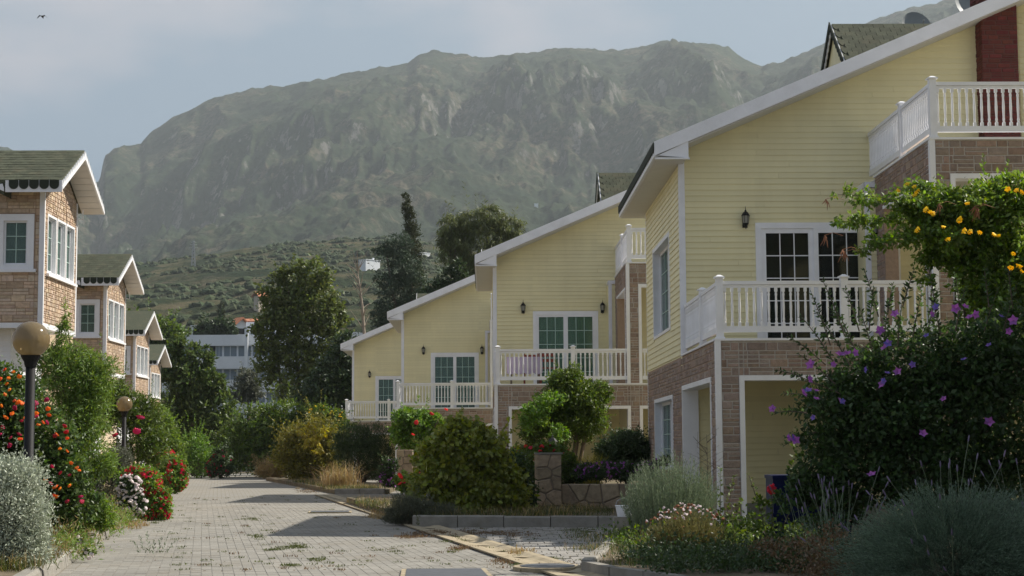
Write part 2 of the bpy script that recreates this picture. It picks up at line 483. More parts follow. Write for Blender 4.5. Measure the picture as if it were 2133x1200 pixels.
    def ramp(src, a, b):
        r_ = N.new('ShaderNodeMapRange'); r_.interpolation_type = 'SMOOTHSTEP'
        r_.inputs['From Min'].default_value = a; r_.inputs['From Max'].default_value = b; L.new(src, r_.inputs[0]); return r_.outputs[0]
    def mixc(f, a, b):
        x = N.new('ShaderNodeMix'); x.data_type = 'RGBA'; L.new(f, x.inputs[0])
        for i, c in ((6, a), (7, b)):
            if isinstance(c, tuple): x.inputs[i].default_value = (*c, 1)
            else: L.new(c, x.inputs[i])
        return x.outputs[2]
    def math2(op, a, b):
        x = N.new('ShaderNodeMath'); x.operation = op
        for i, c in ((0, a), (1, b)):
            if isinstance(c, (int, float)): x.inputs[i].default_value = c
            else: L.new(c, x.inputs[i])
        return x.outputs[0]
    scrub = mixc(ramp(noise(0.012, 6), 0.42, 0.6), (0.013, 0.027, 0.011), (0.030, 0.046, 0.020))
    earth = mixc(ramp(noise(0.02, 6, loc=(50, 9, 3)), 0.4, 0.6), (0.062, 0.058, 0.036), (0.105, 0.085, 0.056))
    patch = math2('ADD', math2('MULTIPLY', noise(0.006, 8, 0.65, (7, 3, 1)), 0.6), math2('MULTIPLY', noise(0.06, 6, 0.7, (2, 8, 4)), 0.4))
    base = mixc(ramp(patch, 0.49, 0.58), scrub, earth)
    fine = noise(0.13, 5, 0.75)
    base = mixc(ramp(fine, 0.53, 0.45), base, (0.016, 0.026, 0.009))
    rock = mixc(ramp(noise(0.03, 8, 0.7, sc=(1, 1, 0.35)), 0.4, 0.62), (0.065, 0.063, 0.055), (0.18, 0.17, 0.15))
    steep = math2('ADD', sep.outputs[2], math2('MULTIPLY', math2('SUBTRACT', noise(0.075, 8, 0.78, (4, 4, 4), (1, 1, 0.6)), 0.5), 1.9))
    base = mixc(ramp(steep, 0.52, 0.34), base, rock)
    spy = N.new('ShaderNodeSeparateXYZ'); L.new(g.outputs['Position'], spy.inputs[0])
    near = math2('MULTIPLY', ramp(spy.outputs[1], 960, 840), ramp(noise(0.035, 7, 0.7, (9, 2, 5), (1, 1, 2.5)), 0.42, 0.60))
    base = mixc(near, base, mixc(ramp(noise(0.09, 5, 0.7, (1, 7, 5)), 0.4, 0.62), (0.056, 0.063, 0.024), (0.115, 0.098, 0.056)))
    L.new(base, p.inputs['Base Color'])
    b = N.new('ShaderNodeBump'); b.inputs['Strength'].default_value = 0.9; b.inputs['Distance'].default_value = 6.0
    L.new(noise(0.05, 10, 0.7, sc=(1, 1, 0.5)), b.inputs['Height']); L.new(b.outputs[0], p.inputs['Normal'])
    o = np_mesh('mountain_terrain', V, F, m, smooth=True)
    tag(o, 'rocky scrub covered mountain with a green foothill before it', kind='structure')
    return X, YY, Z

TX, TY, TZ = terrain()
def ground_z(px_, Y_):
    """terrain height near the sight column px at distance Y"""
    i = int(np.abs(TX[:, 0] / TY[0, 0] * 3500 + 1012 - px_).argmin()); j = int(np.abs(TY[0] - Y_).argmin())
    return float(TZ[i, j])

# ------------------------------------------------------------------ haze
hz = MB().box(-4200, 4200, -40, 4300, -300, 1150).build('haze', bpy.data.materials.new('haze_air'), kind='stuff')
hz['label'] = 'pale summer haze over the valley and mountain'
hm = hz.data.materials[0]; hm.use_nodes = True
hm.node_tree.nodes.remove(hm.node_tree.nodes['Principled BSDF'])
pv = hm.node_tree.nodes.new('ShaderNodeVolumePrincipled')
pv.inputs['Density'].default_value = 0.00013
pv.inputs['Color'].default_value = (0.82, 0.90, 0.95, 1)
pv.inputs['Anisotropy'].default_value = 0.2
hm.node_tree.links.new(pv.outputs[0], hm.node_tree.nodes['Material Output'].inputs['Volume'])

# ------------------------------------------------------------------ ground, road
g = MB().add([(-4000, -60, -0.05), (4000, -60, -0.05), (4000, 110, -0.05), (-4000, 110, -0.05)], [(0, 1, 2, 3)])
tag(g.build('ground', SOIL), 'bare weedy ground around the houses', kind='structure')

AX = Vector((-0.165, 0.986, 0)).normalized(); EX = Vector((AX.y, -AX.x, 0))
KERB = lambda Y: -1.85 - 0.152 * Y            # left kerb line X(Y)
GUT = lambda Y: 4.02 - 0.178 * Y              # channel line X(Y)
road = MB().add([(KERB(-5), -60, 0), (12, -60, 0), (12, 7.9, 0), (8, 7.9, 0), (8, 24, 0), (GUT(28) + 3.2, 28.4, 0), (GUT(96) + 6, 96, 0), (KERB(96), 96, 0), (KERB(-5), -5, 0)], [(0, 1, 2, 3, 4, 5, 6, 7, 8)])
roadm = mat('sandy_paved_lane', (0.25, 0.235, 0.205), rough=0.92, noise=0.12, nscale=1.0, dirt=(0.19, 0.165, 0.12), dirt_amt=0.6, dirt_scale=0.6)
N_, L_ = roadm.node_tree.nodes, roadm.node_tree.links
_bt = N_.new('ShaderNodeTexBrick'); _bt.inputs['Scale'].default_value = 1.0
_bt.inputs['Color1'].default_value = (0.255, 0.242, 0.215, 1); _bt.inputs['Color2'].default_value = (0.235, 0.223, 0.198, 1); _bt.inputs['Mortar'].default_value = (0.20, 0.18, 0.145, 1)
_bt.inputs['Mortar Size'].default_value = 0.008; _bt.inputs['Brick Width'].default_value = 0.24; _bt.inputs['Row Height'].default_value = 0.12
_mp = N_.new('ShaderNodeMapping'); _mp.inputs['Rotation'].default_value = (0, 0, R(81)); _ge = N_.new('ShaderNodeNewGeometry')
L_.new(_ge.outputs['Position'], _mp.inputs[0]); L_.new(_mp.outputs[0], _bt.inputs['Vector'])
_dm = [n for n in N_ if n.type == 'MIX'][0]
L_.new(_bt.outputs[0], _dm.inputs[6])
ROAD = road.build('road', roadm); tag(ROAD, 'grey block paved lane between the houses', kind='structure')

def pave(y_to=46.0):
    rnd = random.Random(4)
    w, l, gap = 0.115, 0.23, 0.006
    near = []; V = []; F = []
    top = 0.0035
    for j in range(int(2 / l), int((y_to + 4) / l)):
        for i in range(-110, 90):
            c = AX * ((j + 0.5) * l) + EX * ((i + 0.5) * w)
            if c.y < 16.2 or c.y > y_to: continue
            if c.x < KERB(c.y) + 0.10 or c.x > GUT(c.y) - 0.32: continue
            if abs(c.x) > c.y * 0.36 : continue
            if -0.85 < c.x < 0.12 and 17.1 < c.y < 18.45: continue
            if abs(c.y - 35.6) < 0.42 and -3.75 < c.x < -2.75: continue
            near.append(c)
    near.sort(key=lambda c: c.length)
    mesh = shared_mesh(('paver', 0), lambda b: b.box(-0.5, 0.5, -0.5, 0.5, -1, 0), PAVER)
    rot = math.atan2(-EX.y, EX.x) * -1
    for k, c in enumerate(near):
        z = top + rnd.uniform(-0.001, 0.0015)
        if k < 300:
            put('paver', mesh, (c.x, c.y, z), ROAD, (w - gap, l - gap, 0.03), rot)
        else:
            b = len(V)
            a = AX * ((l - gap) / 2); e = EX * ((w - gap) / 2)
            for s, t in ((-1, -1), (1, -1), (1, 1), (-1, 1)):
                q = c + e * s + a * t; V.append((q.x, q.y, z))
            for s, t in ((-1, -1), (1, -1), (1, 1), (-1, 1)):
                q = c + e * s + a * t; V.append((q.x, q.y, 0.0005))
            F += [(b, b + 1, b + 2, b + 3), (b + 4, b + 5, b + 1, b), (b + 5, b + 6, b + 2, b + 1), (b + 6, b + 7, b + 3, b + 2), (b + 7, b + 4, b, b + 3)]
    np_mesh('pavers', V, F, PAVER, ROAD, kind='stuff')
pave()

# driveway apron right of the channel
APR = MB().add([(GUT(12) + 0.2, 12, 0.004), (9.5, 12, 0.004), (9.5, 41.2, 0.004), (GUT(50) + 0.2, 50, 0.004)], [(0, 1, 2, 3)]).build('driveway', SAND)
tag(APR, 'paved driveway strip beside the ochre drainage channel', kind='structure')
def apron():
    rnd = random.Random(8); pts = []; V = []; F = []
    w, l, gap = 0.2, 0.4, 0.014
    for j in range(20, 110):
        for i in range(-40, 60):
            c = Vector(((i + 0.5) * w + (w / 2 if j % 2 else 0), (j + 0.5) * l, 0))
            if c.y > 40.8 or c.y < 15.5 or c.x < GUT(c.y) + 0.30 or c.x > c.y * 0.34 or c.x > 9: continue
            if c.y > 28.2 and c.x > -1.2 + (c.y - 28.4) * -0.19: continue
            pts.append(c)
    pts.sort(key=lambda c: abs(c.y - 20) + abs(c.x - 1))
    mesh = shared_mesh(('paver', 1), lambda b: b.box(-0.5, 0.5, -0.5, 0.5, -1, 0), PAVER2)
    for k, c in enumerate(pts):
        z = 0.02 + rnd.uniform(-0.004, 0.004)
        if k < 260: put('paver', mesh, (c.x, c.y, z), APR, (w - gap, l - gap, 0.02))
        else:
            b = len(V); x0, x1, y0, y1 = c.x - w / 2 + gap / 2, c.x + w / 2 - gap / 2, c.y - l / 2 + gap / 2, c.y + l / 2 - gap / 2
            V += [(x0, y0, z), (x1, y0, z), (x1, y1, z), (x0, y1, z), (x0, y0, 0.005), (x1, y0, 0.005), (x1, y1, 0.005), (x0, y1, 0.005)]
            F += [(b, b + 1, b + 2, b + 3), (b + 4, b + 5, b + 1, b), (b + 5, b + 6, b + 2, b + 1), (b + 6, b + 7, b + 3, b + 2), (b + 7, b + 4, b, b + 3)]
    if V: np_mesh('pavers', V, F, PAVER2, APR, kind='stuff')
apron()

# drainage channel
CH = MB()
CH.add([(GUT(10) - 0.22, 10, 0.008), (GUT(10) + 0.24, 10, 0.008), (GUT(50) + 0.24, 50, 0.008), (GUT(50) - 0.22, 50, 0.008)], [(0, 1, 2, 3)])
CHO = CH.build('drainage_channel', CHANNEL); tag(CHO, 'shallow ochre concrete drainage channel along the lane', kind='structure')
for k in range(27):
    y0, y1 = 15.2 + k * 1.25, 15.2 + (k + 1) * 1.25 - 0.02
    b = MB()
    prof = [(-0.25, 0.016), (-0.25, 0.036), (-0.13, 0.032), (0.0, 0.014), (0.10, 0.024), (0.17, 0.045), (0.26, 0.045), (0.26, 0.016)]
    b.loft([(GUT(y0) + a, y0, z) for a, z in prof], [(GUT(y1) + a, y1, z) for a, z in prof])
    b.build('channel_block', CHANNEL, CHO)

# left kerb
KO = MB().add([(KERB(8) - 0.12, 8, 0.006), (KERB(8) + 0.02, 8, 0.006), (KERB(80) + 0.02, 80, 0.006), (KERB(80) - 0.12, 80, 0.006)], [(0, 1, 2, 3)]).build('kerb', CONC)
tag(KO, 'pale concrete kerb beside the flower border', kind='structure')
rk = random.Random(5)
y = 14.0
while y < 80:
    l = 0.78; y1 = y + l - 0.015; dx = rk.uniform(-0.01, 0.01); h = 0.15 + rk.uniform(-0.012, 0.012)
    pr = [(-0.15, 0.0), (-0.15, h), (-0.03, h), (0.0, h - 0.03), (0.02, 0.0)]
    MB().loft([(KERB(y) + a + dx, y, z) for a, z in pr], [(KERB(y1) + a + dx, y1, z) for a, z in pr]).build('kerbstone', CONC, KO)
    y += l
# planting beds
bl = MB().loft([(-30, 8, -0.03), (KERB(8) - 0.14, 8, -0.03), (KERB(8) - 0.14, 8, 0.13), (-30, 8, 0.16)], [(-42, 88, -0.03), (KERB(88) - 0.14, 88, -0.03), (KERB(88) - 0.14, 88, 0.13), (-42, 88, 0.16)])
tag(bl.build('garden_bed', SOIL), 'raised soil of the flower border along the left houses', kind='structure')

def kerb_run(p0, p1, h, label):
    p0, p1 = Vector(p0), Vector(p1); d = p1 - p0; n = max(1, round(d.length / 0.8)); u = d.normalized(); s = Vector((-u.y, u.x, 0))
    root = MB().add([tuple(p0 + s * 0.0 + Vector((0, 0, .006))), tuple(p1 + Vector((0, 0, .006))), tuple(p1 + s * 0.12 + Vector((0, 0, .006))), tuple(p0 + s * 0.12 + Vector((0, 0, .006)))], [(0, 1, 2, 3)]).build('kerb', CONC)
    tag(root, label, kind='structure')
    for k in range(n):
        a = p0 + d * (k / n) + u * 0.008; b_ = p0 + d * ((k + 1) / n) - u * 0.008; hh = h + rk.uniform(-0.01, 0.01)
        A = [tuple(a + s * q + Vector((0, 0, z))) for q, z in ((0, 0), (0, hh - 0.02), (0.02, hh), (0.13, hh), (0.13, 0))]
        B = [tuple(b_ + s * q + Vector((0, 0, z))) for q, z in ((0, 0), (0, hh - 0.02), (0.02, hh), (0.13, hh), (0.13, 0))]
        MB().loft(A, B).build('kerbstone', CONC, root)
kerb_run((-1.25, 28.6, 0), (2.6, 27.5, 0), 0.2, 'low grey kerb under the wide green bush and plank pile')
kerb_run((-4.5, 50.3, 0), (-3.0, 49.9, 0), 0.16, 'low kerb below the dark shrub at the third house')
kerb_run((1.13, 17.9, 0), (1.78, 22.6, 0), 0.13, 'kerb around the silver rosemary corner bed')
kerb_run((1.9, 15.8, 0), (1.34, 16.93, 0), 0.13, 'kerb stones of the corner bed running towards the viewer')
kerb_run((1.34, 16.95, 0), (1.12, 17.85, 0), 0.13, 'short angled kerb before the daisy bush')
bd = [(1.80, 22.6), (1.16, 17.9), (1.37, 17.0), (1.92, 15.8), (6.8, 15.8), (6.8, 24.6), (2.0, 24.6)]
b = MB().prism(bd, -0.02, 0.10)
tag(b.build('garden_bed', SOIL), 'dry soil bed under the rosemary and lavender', kind='structure')
b = MB().prism([(-1.2, 28.72), (2.7, 27.6), (3.2, 41.3), (-3.4, 41.3)], -0.02, 0.16)
tag(b.build('garden_bed', SOIL), 'garden soil before the second yellow house', kind='structure')
b = MB().prism([(-4.5, 50.4), (-2.9, 50.0), (-2.9, 58), (-8.4, 74), (-9.6, 74)], -0.02, 0.13)
tag(b.build('garden_bed', SOIL), 'garden soil before the third yellow house', kind='structure')

# covers in the lane
def cover(name, poly, z, m, label, cat, rim=None):
    root = empty(name, (poly[0][0], poly[0][1], 0), label, cat)
    cx = sum(p[0] for p in poly) / len(poly); cy = sum(p[1] for p in poly) / len(poly)
    if rim:
        MB().prism([(cx + (p[0] - cx) * rim, cy + (p[1] - cy) * rim) for p in poly], 0.002, z - 0.006).build('rim', CHANNEL, root)
    MB().prism(poly, 0.003, z).build('plate', m, root)
cover('manhole_cover', [(-0.82, 17.2), (0.02, 17.2), (-0.06, 18.35), (-0.86, 18.35)], 0.030, COVER, 'grey steel access plate in the near paving', 'manhole cover', 1.13)
cover('manhole_cover', [(-3.66, 35.3), (-2.86, 35.3), (-2.9, 35.95), (-3.7, 35.95)], 0.030, COVER, 'small dark steel plate in the paving before the third driveway', 'manhole cover', 1.12)
cover('drain_cover', [(0.66 + 0.30 * math.cos(t), 18.35 + 0.33 * math.sin(t)) for t in np.linspace(0, 2 * math.pi, 17)[:-1]], 0.056, COVER, 'round dark drain lid on the ochre channel', 'drain cover', 1.25)

# ------------------------------------------------------------------ wall pieces
FV = (0, 0, 1)
def frame_front(x, y, z=0): return ((x, y, z), (1, 0, 0), FV, (0, -1, 0))
def frame_left(x, y, z=0): return ((x, y, z), (0, 1, 0), FV, (-1, 0, 0))       # faces -X
def frame_right(x, y, z=0): return ((x, y, z), (0, 1, 0), FV, (1, 0, 0))       # faces +X

def split_rect(u0, u1, v0, v1, holes):
    """rectangles left of a rectangle after cutting the holes"""
    us = sorted({u0, u1, *[min(max(h[i], u0), u1) for h in holes for i in (0, 1)]})
    out = []
    for a, b_ in zip(us, us[1:]):
        if b_ - a < 1e-4: continue
        mid = (a + b_) / 2
        cuts = sorted([(max(h[2], v0), min(h[3], v1)) for h in holes if h[0] <= mid <= h[1]])
        v = v0
        for c0, c1 in cuts:
            if c1 <= c0: continue
            if c0 - v > 1e-4: out.append((a, b_, v, c0))
            v = max(v, c1)
        if v1 - v > 1e-4: out.append((a, b_, v, v1))
    return out

def brickwork(parent, fr, u0, u1, v0, v1, holes, course, lens, m, seed, budget, t=0.009, joint=0.017, name='brick', start=0.0):
    """bricks on a wall face; returns how many singles were used. sizes vary as ashlar cladding does"""
    rnd = random.Random(seed)
    o, uu, vv, ww = fr
    singles = 0; big = MB(fr); nbig = 0
    v = v0
    row = 0
    cells = []
    while v < v1 - 0.02:
        h = min(course, v1 - v)
        u = u0 - rnd.uniform(0, lens[1]) * 0.8
        while u < u1:
            l = rnd.uniform(*lens)
            a, b_ = max(u, u0), min(u + l, u1)
            if b_ - a > 0.03:
                hs = [(v, v + h)] if rnd.random() < 0.6 else [(v, v + h / 2), (v + h / 2, v + h)]
                for c0, c1 in hs: cells.append((a, b_, c0, c1))
            u += l
        v += h
    mesh = shared_mesh(('brick_' + m.name, 0), lambda b: b.add([(-.5, -.5, 0), (.5, -.5, 0), (.5, .5, 0), (-.5, .5, 0), (-.47, -.42, 1), (.47, -.42, 1), (.47, .42, 1), (-.47, .42, 1)], [(4, 5, 6, 7), (0, 1, 5, 4), (1, 2, 6, 5), (2, 3, 7, 6), (3, 0, 4, 7)]), m)
    for a, b_, c0, c1 in cells:
        for (p, q, r_, s) in split_rect(a, b_, c0, c1, holes):
            if q - p < 0.03 or s - r_ < 0.02: continue
            tt = t * rnd.uniform(0.6, 1.25)
            if singles < budget:
                cx, cy = (p + q) / 2, (r_ + s) / 2
                loc = [o[i] + uu[i] * cx + vv[i] * cy for i in range(3)]
                ob = put(name, mesh, loc, parent)
                rm = Matrix((uu, vv, ww)).transposed()
                ob.rotation_euler = rm.to_euler() if rm.determinant() > 0 else Matrix((tuple(-k for k in uu), vv, ww)).transposed().to_euler()
                ob.scale = (q - p - joint, s - r_ - joint, tt)
                singles += 1
            else:
                j = joint / 2
                A = [(p + j, r_ + j, 0), (q - j, r_ + j, 0), (q - j, s - j, 0), (p + j, s - j, 0), (p + j + .006, r_ + j + .005, tt), (q - j - .006, r_ + j + .005, tt), (q - j - .006, s - j - .005, tt), (p + j + .006, s - j - .005, tt)]
                big.add(A, [(4, 5, 6, 7), (0, 1, 5, 4), (1, 2, 6, 5), (2, 3, 7, 6), (3, 0, 4, 7)]); nbig += 1
    if nbig:
        big.build(name + 's', m, parent, kind='stuff')
    return singles

def siding(parent, fr, u_lo, u_hi, v0, v1, holes, pitch=0.103, single=True, m=None, name='siding_board', seed=1):
    """lapped boards; u_lo(v), u_hi(v) give the run of a board at height v"""
    m = m or SIDING
    j = MB(fr); n = 0
    v = v0
    while v < v1 - 0.01:
        t = min(v + pitch, v1); mid = (v + t) / 2
        a, b_ = u_lo(mid), u_hi(mid)
        if b_ - a > 0.05:
            jt = a + (b_ - a) * ((math.sin(v * 91.7 + seed) * 43758.5) % 1.0)
            hj = list(holes) + ([(jt, jt + 0.005, v, t)] if b_ - a > 2.5 else [])
            for (p, q, r_, s) in split_rect(a, b_, v, t, hj):
                if s - r_ < pitch * 0.35 or q - p < 0.03: continue
                bb = MB(fr) if single else j
                # bottom edge proud with a small return, the upper part leaning back
                prof = [(r_, 0.0), (r_, 0.016), (r_ + 0.012, 0.017), (r_ + (s - r_) * 0.55, 0.010), (s, 0.003), (s, 0.0)]
                n6 = len(prof)
                # true ends along the slope
                pa = [(max(p, u_lo(c)) if p == a else p, c, d) for c, d in prof]
                pb = [(min(q, u_hi(c)) if q == b_ else q, c, d) for c, d in prof]
                bb.loft(pa, pb)
                if single: bb.build(name, m, parent)
                n += 1
        v = t
    if not single: j.build(name + 's', m, parent, kind='stuff')

def opening(root, name, fr, u0, u1, v0, v1, trim=0.09, depth=0.12, leaves=1, cols=2, rows=3, glass=None, back=None, sill=False, sash=0.07, proud=0.03, room=0.5):
    """a window or sliding door in a wall plane (w = 0): outer trim, frame, panes, bars, a curtain behind"""
    glass = glass or GLASSD; back = back or CURT
    w = MB(fr)
    # outer trim: four boards
    w.box(u0 - trim, u1 + trim, v1, v1 + trim, -depth, proud)
    w.box(u0 - trim, u0, v0, v1, -depth, proud)
    w.box(u1, u1 + trim, v0, v1, -depth, proud)
    if name == 'window': w.box(u0 - trim, u1 + trim, v0 - trim * 0.7, v0, -depth, proud)
    win = w.build(name, WHITE, root)
    if sill:
        MB(fr).box(u0 - trim - 0.05, u1 + trim + 0.05, v0 - trim * 0.7 - 0.06, v0 - trim * 0.7, 0.002, proud + 0.05).build('sill', WHITE, win)
    lw = (u1 - u0) / leaves
    for k in range(leaves):
        a, b_ = u0 + k * lw, u0 + (k + 1) * lw
        off = -depth + 0.03 + (0.035 if k % 2 else 0.0)
        f = MB(fr)
        f.box(a, a + sash, v0, v1, off, off + 0.045); f.box(b_ - sash, b_, v0, v1, off, off + 0.045)
        f.box(a + sash, b_ - sash, v1 - sash, v1, off, off + 0.045); f.box(a + sash, b_ - sash, v0, v0 + sash, off, off + 0.045)
        f.build('frame', WHITE, win)
        MB(fr).box(a + sash, b_ - sash, v0 + sash, v1 - sash, off + 0.012, off + 0.018).build('pane', glass, win)
        g_ = MB(fr)
        for i in range(1, cols):
            c = a + sash + (b_ - a - 2 * sash) * i / cols
            g_.box(c - 0.009, c + 0.009, v0 + sash, v1 - sash, off + 0.02, off + 0.03)
        for i in range(1, rows):
            c = v0 + sash + (v1 - v0 - 2 * sash) * i / rows
            g_.box(a + sash, b_ - sash, c - 0.009, c + 0.009, off + 0.021, off + 0.0305)
        g_.build('glazing_bars', WHITE if glass is GLASSD else BARS, win)
    # room behind
    c = MB(fr); n = 26 if back is not CURT else 1
    if n > 1:
        pts = [(u0 + (u1 - u0) * i / n, -depth - 0.08 - 0.03 * (i % 2)) for i in range(n + 1)]
        for (p, d0), (q, d1) in zip(pts, pts[1:]):
            c.add([(p, v0, d0), (q, v0, d1), (q, v1, d1), (p, v1, d0)], [(0, 1, 2, 3)])
    else:
        c.box(u0 - 0.02, u1 + 0.02, v0 - 0.02, v1 + 0.02, -depth - room - 0.05, -depth - room)
        c.add([(u0 + 0.55 * (u1 - u0), v0, -depth - 0.1), (u1, v0, -depth - 0.1), (u1, v1, -depth - 0.1), (u0 + 0.55 * (u1 - u0), v1, -depth - 0.1)], [])
    c.build('curtain' if n > 1 else 'room_back', back, win)
    # reveal box closing the cavity
    q = MB(fr)
    q.box(u0 - trim - 0.02, u0 - trim + 0.02, v0 - 0.02, v1 + 0.02, -depth - room - 0.06, -depth - 0.002)
    q.box(u1 + trim - 0.02, u1 + trim + 0.02, v0 - 0.02, v1 + 0.02, -depth - room - 0.06, -depth - 0.002)
    q.build('reveal', CURT, win)
    return win

def baluster_maker(b):
    """unit-high turned baluster"""
    s = 0.021
    b.box(-s, s, -s, s, 0, 0.10)
    b.lathe((0, 0, 0), [(0.021, 0.10), (0.014, 0.13), (0.020, 0.17), (0.015, 0.24), (0.0205, 0.5), (0.015, 0.76), (0.020, 0.83), (0.014, 0.87), (0.021, 0.90)], 7)
    b.box(-s, s, -s, s, 0.90, 1.0)

def railing(root, fr, segs, z0, h=0.87, post_at=(), pitch=0.111, gap=0.10, cap=True, single=True, post=0.105):
    """segs: (u0, u1) runs on a frame; posts at u"""
    o, uu, vv, ww = fr
    r_ = MB(fr)
    for a, b_ in segs:
        r_.box(a, b_, z0 + h - 0.055, z0 + h, -0.035, 0.035)
        r_.box(a, b_, z0 + h - 0.10, z0 + h - 0.058, -0.02, 0.02)
        r_.box(a, b_, z0 + gap, z0 + gap + 0.09, -0.022, 0.022)
    rail = r_.build('balcony_railing', WHITE, root)
    bm_ = shared_mesh('baluster', baluster_maker, WHITE)
    zb, zt = z0 + gap + 0.09, z0 + h - 0.10
    for a, b_ in segs:
        n = max(1, round((b_ - a) / pitch))
        for i in range(n):
            u = a + (b_ - a) * (i + 0.5) / n
            if any(abs(u - p) < post * 0.75 for p in post_at): continue
            loc = [o[k] + uu[k] * u + vv[k] * zb for k in range(3)]
            put('baluster', bm_, loc, rail, (1, 1, zt - zb))
    for p in post_at:
        b = MB(fr); s = post / 2
        b.box(p - s, p + s, z0, z0 + h + 0.045, -s, s)
        b.box(p - s - 0.025, p + s + 0.025, z0 + h + 0.045, z0 + h + 0.065, -s - 0.025, s + 0.025)
        b.loft([(p - s - .015, z0 + h + .065, -s - .015), (p + s + .015, z0 + h + .065, -s - .015), (p + s + .015, z0 + h + .065, s + .015), (p - s - .015, z0 + h + .065, s + .015)],
               [(p - s * .4, z0 + h + .095, -s * .4), (p + s * .4, z0 + h + .095, -s * .4), (p + s * .4, z0 + h + .095, s * .4), (p - s * .4, z0 + h + .095, s * .4)])
        b.box(p - s - 0.015, p + s + 0.015, z0 + 0.002, z0 + 0.03, -s - 0.015, s + 0.015)
        b.build('post', WHITE, rail)
    return rail

def lantern(x, y, z, label):
    """wall lantern; z is its middle"""
    root = empty('wall_lantern', (x, y, z), label, 'wall lantern', 'black wall lanterns beside the balcony doors')
    b = MB(); b.lathe((x, y - 0.11, z), [(0.003, 0.21), (0.006, 0.15), (0.018, 0.135), (0.012, 0.125), (0.045, 0.10), (0.072, 0.05), (0.078, 0.04)], 8)
    b.build('cap', IRON, root)
    MB().lathe((x, y - 0.11, z), [(0.062, 0.04), (0.045, -0.09)], 8).build('glass', FROST, root)
    c = MB()
    for k in range(6):
        a = k * math.pi / 3
        c.tube([(x + 0.066 * math.cos(a), y - 0.11 + 0.066 * math.sin(a), z + 0.042), (x + 0.048 * math.cos(a), y - 0.11 + 0.048 * math.sin(a), z - 0.09)], 0.005, 4)
    c.lathe((x, y - 0.11, z), [(0.052, -0.09), (0.052, -0.10), (0.03, -0.13), (0.008, -0.15), (0.008, -0.18), (0.003, -0.195)], 8)
    c.build('cage', IRON, root)
    d = MB(); d.box(x - 0.045, x + 0.045, y - 0.025, y - 0.002, z - 0.16, z + 0.02)
    d.tube([(x, y - 0.02, z - 0.08), (x, y - 0.06, z - 0.13), (x, y - 0.11, z - 0.12)], 0.012, 6)
    d.build('bracket', IRON, root)

